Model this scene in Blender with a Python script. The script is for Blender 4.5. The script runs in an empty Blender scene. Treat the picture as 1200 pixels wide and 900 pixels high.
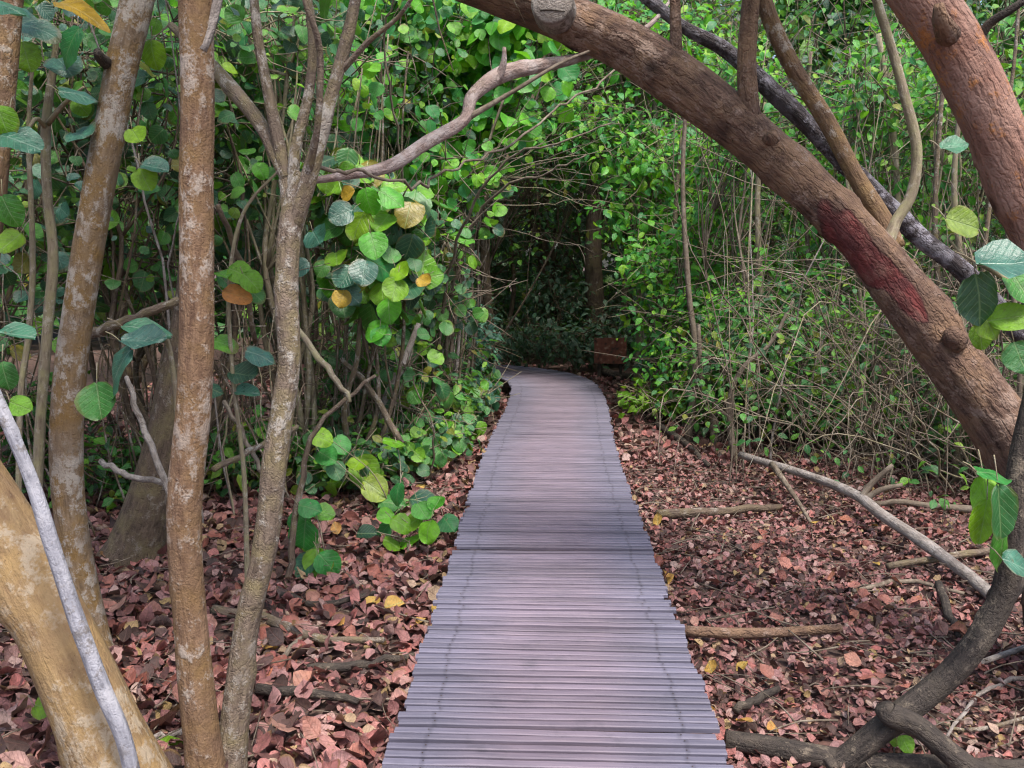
import bpy, math
import numpy as np
from mathutils import Matrix, Vector

scene = bpy.context.scene
col = scene.collection
R = math.radians

# ------------------------------------------------------------------ camera
F = 1050.0                       # focal length in photo pixels (1200 x 900)
DECK = 0.20
CAM = np.array((0.0, 0.0, DECK + 1.65))
PITCH, YAW = R(7.86), R(2.6)
cd = bpy.data.cameras.new('camera')
cd.sensor_width = 36.0
cd.lens = F / 1200.0 * 36.0
cd.clip_start, cd.clip_end = 0.05, 600
cam = bpy.data.objects.new('camera', cd)
cam.location = CAM
cam.rotation_euler = (math.pi / 2 - PITCH, 0, YAW)
col.objects.link(cam)
scene.camera = cam

# ------------------------------------------------------------------ world, sun, exposure
SUN_EL, SUN_AZ = R(64), R(150)   # azimuth clockwise from +Y: light falls in over the camera's shoulder
world = bpy.data.worlds.new('World')
scene.world = world
world.use_nodes = True
wn, wl = world.node_tree.nodes, world.node_tree.links
wn.clear()
sky = wn.new('ShaderNodeTexSky'); sky.sky_type = 'NISHITA'; sky.sun_disc = False
sky.sun_elevation = SUN_EL; sky.sun_rotation = SUN_AZ
sky.air_density = 1.0; sky.dust_density = 4.0; sky.ozone_density = 1.0
bg = wn.new('ShaderNodeBackground'); bg.inputs['Strength'].default_value = 0.105
wo = wn.new('ShaderNodeOutputWorld')
wl.new(sky.outputs[0], bg.inputs[0]); wl.new(bg.outputs[0], wo.inputs[0])
sd = bpy.data.lights.new('sun', 'SUN'); sd.energy = 1.5; sd.angle = R(12); sd.color = (1.0, 0.95, 0.88)
sun = bpy.data.objects.new('sun', sd)
sv = Vector((math.sin(SUN_AZ) * math.cos(SUN_EL), math.cos(SUN_AZ) * math.cos(SUN_EL), math.sin(SUN_EL)))
sun.rotation_euler = (-sv).to_track_quat('-Z', 'Y').to_euler()
sun.location = (0, -4, 12)
col.objects.link(sun)
scene.view_settings.view_transform = 'Standard'
scene.view_settings.look = 'None'
scene.view_settings.exposure = 1.62
scene.view_settings.gamma = 1.0
scene.view_settings.use_curve_mapping = False
scene.render.engine = 'CYCLES'
cy = scene.cycles
cy.use_denoising = True
cy.max_bounces = 5; cy.diffuse_bounces = 3; cy.glossy_bounces = 2
cy.transmission_bounces = 4; cy.transparent_max_bounces = 4
cy.use_adaptive_sampling = True
cy.filter_width = 1.2

# ------------------------------------------------------------------ pixel helpers
_Rm = np.array((Matrix.Rotation(YAW, 3, 'Z') @ Matrix.Rotation(math.pi / 2 - PITCH, 3, 'X')))

def ray(x, y):
    return _Rm @ np.array(((x - 600) / F, -(y - 450) / F, -1.0))

def P(x, y, Y):
    """point seen at photo pixel (x, y) that stands Y metres ahead"""
    d = ray(x, y)
    return CAM + d * (Y / d[1])

def G(x, y, z=0.0):
    d = ray(x, y)
    return CAM + d * ((z - CAM[2]) / d[2])

def project(pts):
    q = (np.asarray(pts) - CAM) @ _Rm
    w = -q[:, 2]
    w = np.where(w < 0.05, 1e-3, w)
    return 600 + F * q[:, 0] / w, 450 - F * q[:, 1] / w, w

def nrm(v):
    v = np.asarray(v, float)
    return v / np.maximum(np.linalg.norm(v, axis=-1, keepdims=True), 1e-9)

rng = np.random.default_rng(11)

_wr = np.random.default_rng(3)
_WK = nrm(_wr.normal(size=(18, 3))); _WP = _wr.uniform(0, 6.28, 18); _WF = _wr.uniform(0.7, 1.4, 18)

def wob(p, freq):
    """cheap smooth noise, about -1..1"""
    a = (np.asarray(p) @ (_WK * _WF[:, None] * freq).T) + _WP
    return np.sin(a).sum(-1) / 4.2

def gh(x, y):
    x = np.asarray(x, float); y = np.asarray(y, float)
    p = np.stack([x, y, np.zeros_like(x)], -1)
    h = 0.035 * wob(p, 1.7) + 0.02 * wob(p, 4.5)
    m = np.clip((np.abs(x) - 0.5) / 0.8, 0, 1)
    return h * (0.35 + 0.65 * m) - 0.02

# ------------------------------------------------------------------ mesh helpers
class MB:
    def __init__(s):
        s.V, s.Q, s.T, s.C, s.M, s.n = [], [], [], [], [], 0
    def add(s, V, Q=None, T=None, C=None, M=None):
        V = np.asarray(V, float).reshape(-1, 3)
        s.V.append(V)
        if Q is not None and len(Q): s.Q.append(np.asarray(Q, int).reshape(-1, 4) + s.n)
        if T is not None and len(T): s.T.append(np.asarray(T, int).reshape(-1, 3) + s.n)
        s.C.append(V if C is None else C)
        s.M.append(np.zeros((len(V), 2)) if M is None else M)
        s.n += len(V)
        return s
    def tube(s, *a, **k):
        s.add(*tube(*a, **k)); return s

def mesh_data(name, mb, mat, origin=(0, 0, 0), smooth=True, tc=True):
    V = np.concatenate(mb.V) - np.asarray(origin)
    Q = np.concatenate(mb.Q) if mb.Q else np.zeros((0, 4), int)
    T = np.concatenate(mb.T) if mb.T else np.zeros((0, 3), int)
    me = bpy.data.meshes.new(name)
    me.vertices.add(len(V)); me.vertices.foreach_set('co', V.astype(np.float32).ravel())
    me.loops.add(Q.size + T.size)
    me.loops.foreach_set('vertex_index', np.concatenate([Q.ravel(), T.ravel()]).astype(np.int32))
    nf = len(Q) + len(T)
    me.polygons.add(nf)
    st = np.concatenate([np.arange(len(Q)) * 4, Q.size + np.arange(len(T)) * 3]).astype(np.int32)
    me.polygons.foreach_set('loop_start', st)
    me.polygons.foreach_set('use_smooth', np.full(nf, smooth, bool))
    me.update(calc_edges=True)
    if tc:
        a = me.attributes.new('tc', 'FLOAT_VECTOR', 'POINT')
        a.data.foreach_set('vector', np.concatenate(mb.C).astype(np.float32).ravel())
        M = np.concatenate(mb.M)
        for k, nm in enumerate(('peel', 'scar')):
            if M[:, k].any():
                a = me.attributes.new(nm, 'FLOAT', 'POINT')
                a.data.foreach_set('value', np.ascontiguousarray(M[:, k]).astype(np.float32))
    me.materials.append(mat)
    return me

ORG = {}

def thing(name, label, cat, loc, group=None, kind=None):
    o = bpy.data.objects.new(name, None)
    o.empty_display_size = 0.1
    o.location = loc
    col.objects.link(o)
    ORG[o.name] = np.array(loc, float)
    if label: o['label'] = label
    if cat: o['category'] = cat
    if group: o['group'] = group
    if kind: o['kind'] = kind
    return o

def part(name, mb, mat, parent, kind=None, smooth=True, label=None):
    org = ORG[parent.name]
    me = mesh_data(name, mb, mat, org, smooth)
    o = bpy.data.objects.new(name, me)
    col.objects.link(o); o.parent = parent
    ORG[o.name] = org
    if kind: o['kind'] = kind
    if label: o['label'] = label
    return o

def solo(name, mb, mat, label, cat, group=None, kind=None, loc=None, smooth=True):
    org = np.concatenate(mb.V).mean(0) if loc is None else np.asarray(loc, float)
    me = mesh_data(name, mb, mat, org, smooth)
    o = bpy.data.objects.new(name, me)
    o.location = org
    col.objects.link(o)
    ORG[o.name] = org
    if label: o['label'] = label
    if cat: o['category'] = cat
    if group: o['group'] = group
    if kind: o['kind'] = kind
    return o

def spline(pts, rad, sub):
    pts = np.asarray(pts, float); rad = np.asarray(rad, float)
    n = len(pts)
    if np.ndim(rad) == 0: rad = np.full(n, float(rad))
    if len(rad) != n:
        rad = np.interp(np.linspace(0, 1, n), np.linspace(0, 1, len(rad)), rad)
    if n == 2:
        t = np.linspace(0, 1, sub + 1)[:, None]
        return pts[0] * (1 - t) + pts[1] * t, rad[0] * (1 - t[:, 0]) + rad[1] * t[:, 0]
    A = np.vstack([2 * pts[0] - pts[1], pts, 2 * pts[-1] - pts[-2]])
    out, ro = [], []
    for i in range(n - 1):
        p0, p1, p2, p3 = A[i:i + 4]
        for t in np.arange(sub) / sub:
            out.append(0.5 * (2 * p1 + (p2 - p0) * t + (2 * p0 - 5 * p1 + 4 * p2 - p3) * t * t + (3 * p1 - p0 - 3 * p2 + p3) * t ** 3))
            ro.append(rad[i] * (1 - t) + rad[i + 1] * t)
    out.append(pts[-1]); ro.append(rad[-1])
    return np.array(out), np.array(ro)

def tube(pts, rad, seg=6, sub=4, rough=0.0, kink=0.0, knots=0, peel=None, seed=None, flare=0.0):
    """tapered bent tube; returns V, quads, tris, tube coordinates, peel mask"""
    C, r = spline(pts, rad, sub)
    lr = np.random.default_rng(seed if seed is not None else rng.integers(1 << 30))
    m = len(C)
    if kink > 0 and m > 2:
        j = lr.normal(size=(m, 3)) * kink
        j[0] = 0; j[-1] *= 0.5
        C = C + j
    if rough > .04 and m > 12:
        wd = np.stack([wob(C + 3 * k_, .9 / max(r.mean() * 2.2, .02) * .25) for k_ in range(3)], -1)
        C = C + wd * r[:, None] * .22 * np.minimum(1, np.arange(m) / 4)[:, None]
    tan = nrm(np.gradient(C, axis=0))
    s = np.concatenate([[0], np.cumsum(np.linalg.norm(np.diff(C, axis=0), axis=1))])
    if flare:
        r = r * (1 + flare * np.exp(-s / (r[0] * 2.2 + 1e-6)))
    a = np.array((0.3, 1.0, 0.13)) if abs(tan[0] @ nrm(np.array((0.3, 1.0, 0.13)))) < 0.9 else np.array((1.0, 0, 0.1))
    U = np.zeros((m, 3)); u = nrm(a - tan[0] * (a @ tan[0])); U[0] = u
    for i in range(1, m):
        u = u - tan[i] * (u @ tan[i]); u = nrm(u); U[i] = u
    W = np.cross(tan, U)
    th = np.linspace(0, 2 * np.pi, seg, endpoint=False)
    ct, st = np.cos(th), np.sin(th)
    rr = np.repeat(r[:, None], seg, 1)
    tc = np.stack([rr * ct, rr * st, np.repeat(s[:, None], seg, 1)], -1)
    off = lr.uniform(0, 20, 3)
    if rough > 0:
        rm = r.mean()
        q = tc * np.array((1, 1, 0.35)) / rm
        d = 0.55 * wob(q + off, 1.3) + 0.3 * wob(q + off, 3.2) + 0.22 * wob(q * np.array((1, 1, 0.3)) + off, 6.5)
        rr = rr * (1 + rough * d)
    SC = np.zeros((m, seg))
    for _ in range(knots):
        s0, t0 = lr.uniform(0.05, 0.95) * s[-1], lr.uniform(0, 6.28)
        w = lr.uniform(0.25, 0.5); hgt = lr.uniform(0.12, 0.3)
        dth = np.angle(np.exp(1j * (th - t0)))
        ds = (s - s0)[:, None] / np.maximum(r[:, None], 1e-4)
        g2 = (dth[None] ** 2 + ds ** 2)
        SC = np.maximum(SC, lr.uniform(.5, 1) * np.exp(-(dth[None] ** 2 * 1.4 + ds ** 2 * .6) / (2 * (w * .75) ** 2)))
        rr = rr * (1 + hgt * np.exp(-g2 / (2 * w * w)) - hgt * 0.9 * np.exp(-g2 / (2 * (w * 0.4) ** 2)))
    M = np.zeros((m, seg))
    if peel is not None:
        M = peel(C[:, None] + rr[..., None] * (U[:, None] * ct[None, :, None] + W[:, None] * st[None, :, None]))
        rr = rr - 0.012 * M
    V = C[:, None] + rr[..., None] * (U[:, None] * ct[None, :, None] + W[:, None] * st[None, :, None])
    i = np.arange(m - 1)[:, None] * seg; j = np.arange(seg)[None]; jn = (j + 1) % seg
    Q = np.stack([i + j, i + jn, i + seg + jn, i + seg + j], -1).reshape(-1, 4)
    V = V.reshape(-1, 3); tcv = (tc + off).reshape(-1, 3); Mv = np.stack([M.reshape(-1), SC.reshape(-1)], -1)
    V = np.vstack([V, C[0], C[-1]]); n = len(V)
    tcv = np.vstack([tcv, off, off + (0, 0, s[-1])]); Mv = np.concatenate([Mv, np.zeros((2, 2))])
    jj = np.arange(seg); T0 = np.stack([np.full(seg, n - 2), (jj + 1) % seg, jj], -1)
    b = (m - 1) * seg
    T1 = np.stack([np.full(seg, n - 1), b + jj, b + (jj + 1) % seg], -1)
    return V, Q, np.vstack([T0, T1]), tcv, Mv

# ------------------------------------------------------------------ leaf templates (length 1 along +Y, facing +Z)
def leaf_template(ts, ws, fold=0.25, bend=0.25, wave=0.0, curl=0.0, across=2, skew=0.0, ph=0.0):
    V = []
    us = np.linspace(-1, 1, across + 1)
    for t, w in zip(ts, ws):
        for u in us:
            au = abs(u)
            z = -bend * t * t + fold * w * au + curl * w * u * au * (0.4 + t) + wave * math.sin(9 * t + 2.2 * u + ph) * (0.25 + au)
            V.append((w * u + skew * t * t, t + 0.03 * math.sin(5 * u + ph), z))
    Q = []; m = across + 1
    for k in range(len(ts) - 1):
        for c in range(across):
            a = k * m + c
            Q.append((a, a + 1, a + m + 1, a + m))
    return np.array(V, float), np.array(Q)

RT, RW = (0, .05, .2, .42, .65, .83, .95, 1.0), (.10, .30, .46, .53, .49, .36, .2, .05)
ROUND = [leaf_template(RT, RW, f, b, w, c, 4, k, p) for f, b, w, c, k, p in ((.16, .22, .035, .1, .03, 0), (.05, .45, .04, -.15, -.05, 1), (.34, .06, .03, .1, .06, 2), (-.12, .3, .05, .25, 0, 3.5), (.22, -.15, .045, -.3, -.06, 5))]
ROUND_M = [leaf_template((0, .1, .35, .65, .9, 1.0), (.12, .38, .53, .48, .26, .05), f, b, w, c, 2, k, p) for f, b, w, c, k, p in ((.2, .25, .03, .1, .05, 0), (.05, .45, .05, 0, -.05, 1), (.35, .1, .03, .2, 0, 3))]
ROUND_LO = [leaf_template((0, .25, .62, .98), (.16, .5, .5, .1), f, b) for f, b in ((.25, .2), (.1, .35))]
OT, OW = (0, .15, .35, .55, .75, .9, 1.0), (.02, .19, .29, .28, .18, .08, .004)
OVATE = [leaf_template(OT, OW, f, b, w, c, 2, k, p) for f, b, w, c, k, p in ((.3, .25, .02, .1, .05, 0), (.15, .45, .03, 0, -.06, 1), (.45, .1, .02, .2, .03, 2))]
OVATE_LO = [leaf_template((0, .35, .7, 1.0), (.03, .28, .22, .01), f, b) for f, b in ((.3, .25), (.15, .4))]
DT, DW = (0, .1, .3, .5, .7, .88, 1.0), (.04, .2, .36, .4, .32, .15, .01)
_dp = ((.25, -.2, .04, .4, .1, 0), (-.3, .3, .05, -.3, -.12, 1), (.5, .15, .04, -.5, .1, 2), (.1, -.4, .06, .6, -.15, 3), (-.45, -.15, .04, .3, .05, 4), (1.2, .2, .06, .3, -.1, 5))
DRY = [leaf_template(DT, DW, f, b, w, c, 2, k, p) for f, b, w, c, k, p in _dp]
DRY_HI = [leaf_template(DT, DW, f, b, w, c, 4, k, p) for f, b, w, c, k, p in _dp]

def basis(nv, down=0.35, r=None):
    """columns x, y, z of leaf frames with normal nv"""
    r = rng if r is None else r
    z = nrm(nv)
    t = r.normal(size=z.shape) + np.array((0, 0, -down * 2))
    y = nrm(t - z * (t * z).sum(-1, keepdims=True))
    x = np.cross(y, z)
    return np.stack([x, y, z], -1)          # N,3,3

def scatter(mb, tmpls, pos, B, S):
    which = rng.integers(0, len(tmpls), len(pos))
    for k, (tv, tq) in enumerate(tmpls):
        idx = np.nonzero(which == k)[0]
        if not len(idx): continue
        sc = S[idx][:, None] * rng.uniform(0.85, 1.15, (len(idx), 3))
        loc = tv[None] * sc[:, None, :]
        V = pos[idx][:, None] + np.einsum('nij,nkj->nki', B[idx], loc)
        Q = tq[None] + (np.arange(len(idx)) * len(tv))[:, None, None]
        mb.add(V.reshape(-1, 3), Q.reshape(-1, 4), C=np.tile(tv, (len(idx), 1)))

# ------------------------------------------------------------------ materials
def new_mat(name):
    m = bpy.data.materials.new(name); m.use_nodes = True
    n, l = m.node_tree.nodes, m.node_tree.links
    n.clear()
    out = n.new('ShaderNodeOutputMaterial')
    return m, n, l, out

def ramp(n, stops, interp='LINEAR'):
    r = n.new('ShaderNodeValToRGB'); r.color_ramp.interpolation = interp
    e = r.color_ramp.elements
    while len(e) < len(stops): e.new(0.5)
    for k, (p, c) in enumerate(stops):
        e[k].position = p; e[k].color = (*c, 1)
    return r

def rand_value(n, l):
    g = n.new('ShaderNodeNewGeometry'); oi = n.new('ShaderNodeObjectInfo')
    a = n.new('ShaderNodeMath'); a.operation = 'ADD'
    l.new(g.outputs['Random Per Island'], a.inputs[0]); l.new(oi.outputs['Random'], a.inputs[1])
    f = n.new('ShaderNodeMath'); f.operation = 'FRACT'
    l.new(a.outputs[0], f.inputs[0])
    return f.outputs[0]

def leaf_mat(name, stops, rough=0.42, transl=0.3, tcol=(0.18, 0.36, 0.03), spec=0.5, vein=(.25, .35, .15), veins=0.45, spots=0.0):
    m, n, l, out = new_mat(name)
    def math_(op, a, b=None):
        k = n.new('ShaderNodeMath'); k.operation = op
        for q, v in ((0, a), (1, b)):
            if v is None: continue
            if isinstance(v, (int, float)): k.inputs[q].default_value = v
            else: l.new(v, k.inputs[q])
        return k.outputs[0]
    rv = rand_value(n, l)
    rp = ramp(n, stops); l.new(rv, rp.inputs[0])
    at = n.new('ShaderNodeAttribute'); at.attribute_name = 'tc'
    off = n.new('ShaderNodeVectorMath'); off.operation = 'ADD'
    r37 = math_('MULTIPLY', rv, 57.0)
    l.new(at.outputs['Vector'], off.inputs[0]); l.new(r37, off.inputs[1])
    nz = n.new('ShaderNodeTexNoise'); nz.inputs['Scale'].default_value = 3.2; nz.inputs['Detail'].default_value = 6; nz.inputs['Roughness'].default_value = .65
    l.new(off.outputs[0], nz.inputs['Vector'])
    mr = n.new('ShaderNodeMapRange'); mr.inputs['From Min'].default_value = .3; mr.inputs['From Max'].default_value = .7; mr.inputs['To Min'].default_value = 0.6; mr.inputs['To Max'].default_value = 1.35
    l.new(nz.outputs[0], mr.inputs[0])
    mx = n.new('ShaderNodeMix'); mx.data_type = 'RGBA'; mx.blend_type = 'MULTIPLY'; mx.inputs[0].default_value = 1
    l.new(rp.outputs[0], mx.inputs[6]); l.new(mr.outputs[0], mx.inputs[7])
    sx = n.new('ShaderNodeSeparateXYZ'); l.new(at.outputs['Vector'], sx.inputs[0])
    ax = math_('ABSOLUTE', sx.outputs[0])
    mid = n.new('ShaderNodeMapRange'); mid.inputs['From Min'].default_value = .012; mid.inputs['From Max'].default_value = .03; mid.inputs['To Min'].default_value = 1; mid.inputs['To Max'].default_value = 0
    l.new(ax, mid.inputs[0])
    sn = math_('SINE', math_('MULTIPLY', math_('SUBTRACT', sx.outputs[1], math_('MULTIPLY', ax, .75)), 40.0))
    sv_ = n.new('ShaderNodeMapRange'); sv_.inputs['From Min'].default_value = .82; sv_.inputs['From Max'].default_value = 1.0; sv_.inputs['To Max'].default_value = .7
    l.new(sn, sv_.inputs[0])
    vm = math_('MULTIPLY', math_('MAXIMUM', mid.outputs[0], sv_.outputs[0]), veins)
    mv = n.new('ShaderNodeMix'); mv.data_type = 'RGBA'; l.new(vm, mv.inputs[0]); l.new(mx.outputs[2], mv.inputs[6]); mv.inputs[7].default_value = (*vein, 1)
    colr = mv.outputs[2]
    if spots:
        z2 = n.new('ShaderNodeTexNoise'); z2.inputs['Scale'].default_value = 7; z2.inputs['Detail'].default_value = 3; l.new(off.outputs[0], z2.inputs['Vector'])
        sp_ = n.new('ShaderNodeMapRange'); sp_.inputs['From Min'].default_value = .66; sp_.inputs['From Max'].default_value = .72; sp_.inputs['To Max'].default_value = spots
        l.new(z2.outputs[0], sp_.inputs[0])
        mo = n.new('ShaderNodeMix'); mo.data_type = 'RGBA'; l.new(sp_.outputs[0], mo.inputs[0]); l.new(colr, mo.inputs[6]); mo.inputs[7].default_value = (.12, .07, .02, 1)
        colr = mo.outputs[2]
    if spots:
        ln = n.new('ShaderNodeVectorMath'); ln.operation = 'DISTANCE'; ln.inputs[1].default_value = (0, .5, 0); l.new(at.outputs['Vector'], ln.inputs[0])
        ed = math_('MULTIPLY_ADD', nz.outputs[0], .3); ed.node.inputs[2].default_value = 0; l.new(ln.outputs['Value'], ed.node.inputs[2])
        em = n.new('ShaderNodeMapRange'); em.inputs['From Min'].default_value = .62; em.inputs['From Max'].default_value = .7; em.inputs['To Max'].default_value = spots; l.new(ed, em.inputs[0])
        on = math_('GREATER_THAN', math_('FRACT', math_('MULTIPLY', rv, 7.3)), .5)
        eb = n.new('ShaderNodeMix'); eb.data_type = 'RGBA'; l.new(math_('MULTIPLY', em.outputs[0], on), eb.inputs[0]); l.new(colr, eb.inputs[6]); eb.inputs[7].default_value = (.16, .095, .03, 1)
        colr = eb.outputs[2]
    p = n.new('ShaderNodeBsdfPrincipled'); l.new(colr, p.inputs['Base Color'])
    rr = n.new('ShaderNodeMapRange'); rr.inputs['To Min'].default_value = rough - .1; rr.inputs['To Max'].default_value = rough + .16; l.new(nz.outputs[0], rr.inputs[0])
    l.new(rr.outputs[0], p.inputs['Roughness']); p.inputs['Specular IOR Level'].default_value = spec
    bh = math_('SUBTRACT', nz.outputs[0], math_('MULTIPLY', vm, .5))
    bp = n.new('ShaderNodeBump'); bp.inputs['Strength'].default_value = 0.5; bp.inputs['Distance'].default_value = 0.02
    l.new(bh, bp.inputs['Height']); l.new(bp.outputs[0], p.inputs['Normal'])
    t = n.new('ShaderNodeBsdfTranslucent')
    mt = n.new('ShaderNodeMix'); mt.data_type = 'RGBA'; mt.blend_type = 'MIX'; mt.inputs[0].default_value = 0.55
    l.new(colr, mt.inputs[6]); mt.inputs[7].default_value = (*tcol, 1)
    l.new(mt.outputs[2], t.inputs[0])
    ms = n.new('ShaderNodeMixShader'); ms.inputs[0].default_value = transl
    l.new(p.outputs[0], ms.inputs[1]); l.new(t.outputs[0], ms.inputs[2]); l.new(ms.outputs[0], out.inputs[0])
    return m

def bark_mat(name, base, dark, lichen, amount=0.45, scale=1.0, pale=None, pale_amt=0.25, peel=None, rough=0.85, bump=0.6, crack=0.25):
    m, n, l, out = new_mat(name)
    at = n.new('ShaderNodeAttribute'); at.attribute_name = 'tc'
    def noise(sc, det, st=(1, 1, 1), ro=0.6):
        mp = n.new('ShaderNodeMapping'); mp.inputs['Scale'].default_value = st
        l.new(at.outputs['Vector'], mp.inputs[0])
        z = n.new('ShaderNodeTexNoise'); z.inputs['Scale'].default_value = sc * scale
        z.inputs['Detail'].default_value = det; z.inputs['Roughness'].default_value = ro
        l.new(mp.outputs[0], z.inputs['Vector']); return z.outputs[0]
    def thr(src, lo, hi, c0, c1):
        mr = n.new('ShaderNodeMapRange'); mr.inputs['From Min'].default_value = lo; mr.inputs['From Max'].default_value = hi
        l.new(src, mr.inputs[0])
        mx = n.new('ShaderNodeMix'); mx.data_type = 'RGBA'
        l.new(mr.outputs[0], mx.inputs[0])
        for s_, c in ((6, c0), (7, c1)):
            if isinstance(c, tuple): mx.inputs[s_].default_value = (*c, 1)
            else: l.new(c, mx.inputs[s_])
        return mx.outputs[2]
    grain = noise(55, 6, (1, 1, 0.16)); big = noise(9, 5); mid = noise(22, 5, (1, 1, .8)); fine = noise(120, 4)
    c = thr(grain, 0.34, 0.62, dark, base)
    c = thr(big, 0.58 - amount * 0.4, 0.84 - amount * 0.4, c, lichen)
    if pale:
        pm = n.new('ShaderNodeMath'); pm.operation = 'MULTIPLY_ADD'; pm.inputs[1].default_value = .45
        l.new(fine, pm.inputs[0]); l.new(mid, pm.inputs[2])
        pb = n.new('ShaderNodeMath'); pb.operation = 'MULTIPLY_ADD'; pb.inputs[1].default_value = .7; l.new(noise(3.5, 3), pb.inputs[0]); l.new(pm.outputs[0], pb.inputs[2])
        ps = n.new('ShaderNodeMath'); ps.operation = 'SUBTRACT'; ps.inputs[1].default_value = .35; l.new(pb.outputs[0], ps.inputs[0])
        pm = ps
        c = thr(pm.outputs[0], 0.89 - pale_amt * 0.4, 1.02 - pale_amt * 0.4, c, pale)
    c = thr(fine, 0.24, 0.36, tuple(x * 0.7 for x in dark), c)
    c = thr(noise(4, 3), .5, .75, c, tuple(.5 * a_ + .5 * b_ for a_, b_ in zip(dark, base)))
    sa = n.new('ShaderNodeAttribute'); sa.attribute_name = 'scar'
    sm = n.new('ShaderNodeMath'); sm.operation = 'MULTIPLY'; l.new(sa.outputs['Fac'], sm.inputs[0]); l.new(mid, sm.inputs[1])
    c = thr(sm.outputs[0], .16, .46, c, tuple(x * .6 for x in dark))
    if peel:
        pa = n.new('ShaderNodeAttribute'); pa.attribute_name = 'peel'
        pk = thr(grain, 0.35, 0.65, tuple(x * 0.45 for x in peel), peel)
        pp = n.new('ShaderNodeMath'); pp.operation = 'ADD'; l.new(pa.outputs['Fac'], pp.inputs[0])
        pn = n.new('ShaderNodeMath'); pn.operation = 'MULTIPLY_ADD'; pn.inputs[1].default_value = .9; pn.inputs[2].default_value = -.45
        l.new(mid, pn.inputs[0]); l.new(pn.outputs[0], pp.inputs[1])
        pk = thr(mid, .5, .68, pk, (.23, .11, .09))
        pk = thr(big, .35, .5, (.10, .03, .03), pk)
        c = thr(pp.outputs[0], 0.36, 0.46, c, (.06, .03, .026))
        c = thr(pp.outputs[0], 0.4, 0.78, c, pk)
    p = n.new('ShaderNodeBsdfPrincipled'); l.new(c, p.inputs['Base Color'])
    p.inputs['Roughness'].default_value = rough; p.inputs['Specular IOR Level'].default_value = 0.25
    vo = n.new('ShaderNodeTexVoronoi'); vo.feature = 'DISTANCE_TO_EDGE'; vo.inputs['Scale'].default_value = 26 * scale
    vmp = n.new('ShaderNodeMapping'); vmp.inputs['Scale'].default_value = (1, 1, .2); l.new(at.outputs['Vector'], vmp.inputs[0])
    vd = n.new('ShaderNodeVectorMath'); vd.operation = 'MULTIPLY_ADD'; vd.inputs[1].default_value = (.05, .05, .05)
    vz = n.new('ShaderNodeTexNoise'); vz.inputs['Scale'].default_value = 30 * scale; l.new(at.outputs['Vector'], vz.inputs['Vector'])
    l.new(vz.outputs['Color'], vd.inputs[0]); l.new(vmp.outputs[0], vd.inputs[2]); l.new(vd.outputs[0], vo.inputs['Vector'])
    vk = n.new('ShaderNodeMapRange'); vk.inputs['From Max'].default_value = .12; vk.inputs['To Min'].default_value = -crack; vk.inputs['To Max'].default_value = 0; l.new(vo.outputs['Distance'], vk.inputs[0])
    hs0 = n.new('ShaderNodeMath'); hs0.operation = 'ADD'; l.new(vk.outputs[0], hs0.inputs[0])
    hf = n.new('ShaderNodeMath'); hf.operation = 'MULTIPLY'; hf.inputs[1].default_value = .35; l.new(fine, hf.inputs[0]); l.new(hf.outputs[0], hs0.inputs[1])
    hs = n.new('ShaderNodeMath'); hs.operation = 'ADD'; l.new(grain, hs.inputs[0])
    hs2 = n.new('ShaderNodeMath'); hs2.operation = 'ADD'; l.new(mid, hs2.inputs[0]); l.new(hs0.outputs[0], hs2.inputs[1]); l.new(hs2.outputs[0], hs.inputs[1])
    bp = n.new('ShaderNodeBump'); bp.inputs['Strength'].default_value = bump; bp.inputs['Distance'].default_value = 0.02
    l.new(hs.outputs[0], bp.inputs['Height']); l.new(bp.outputs[0], p.inputs['Normal'])
    l.new(p.outputs[0], out.inputs[0])
    return m

# leaves
LF = {
    'grape': leaf_mat('sea_grape_leaf', [(0, (.014, .05, .032)), (.25, (.026, .11, .058)), (.5, (.04, .17, .045)), (.75, (.075, .27, .015)), (.93, (.16, .37, .012)), (1, (.24, .19, .03))], rough=.34, transl=.28, spots=.7, spec=.6),
    'bright': leaf_mat('bright_leaf', [(0, (.02, .19, .06)), (.35, (.05, .31, .03)), (.75, (.13, .44, .015)), (1, (.27, .48, .015))], rough=.38, transl=.42, tcol=(.2, .5, .02), spec=.6),
    'mid': leaf_mat('thicket_leaf', [(0, (.015, .065, .032)), (.35, (.032, .16, .04)), (.7, (.065, .26, .024)), (.9, (.15, .33, .014)), (1, (.24, .18, .03))], rough=.38, transl=.34, tcol=(.18, .42, .02), spots=.5, spec=.6),
    'teal': leaf_mat('blue_green_leaf', [(0, (.03, .10, .075)), (.6, (.045, .155, .10)), (1, (.055, .19, .09))], rough=.28, transl=.2, tcol=(.06, .25, .07), vein=(.22, .32, .24), spots=.5, spec=.7),
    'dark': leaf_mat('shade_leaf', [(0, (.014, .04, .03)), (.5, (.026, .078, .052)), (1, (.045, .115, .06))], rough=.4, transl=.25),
    'yellow': leaf_mat('yellow_leaf', [(0, (.42, .26, .02)), (1, (.5, .33, .03))], transl=.3, tcol=(.5, .3, .02), vein=(.4, .3, .1), spots=.8),
    'orange': leaf_mat('orange_leaf', [(0, (.42, .15, .03)), (1, (.5, .22, .05))], transl=.3, tcol=(.5, .2, .02), vein=(.4, .25, .1), spots=.8),
    'lime': leaf_mat('lime_leaf', [(0, (.12, .32, .012)), (1, (.21, .38, .014))], transl=.4, tcol=(.25, .4, .02), spots=.5),
}
DRYM = leaf_mat('dry_leaf', [(0, (.035, .022, .02)), (.18, (.085, .048, .042)), (.38, (.22, .085, .08)), (.56, (.31, .17, .165)), (.74, (.34, .115, .10)), (.9, (.37, .26, .235)), (1, (.32, .22, .09))], rough=.55, transl=.06, tcol=(.3, .15, .1), spec=.4, vein=(.12, .06, .05), veins=.5, spots=.7)
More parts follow.
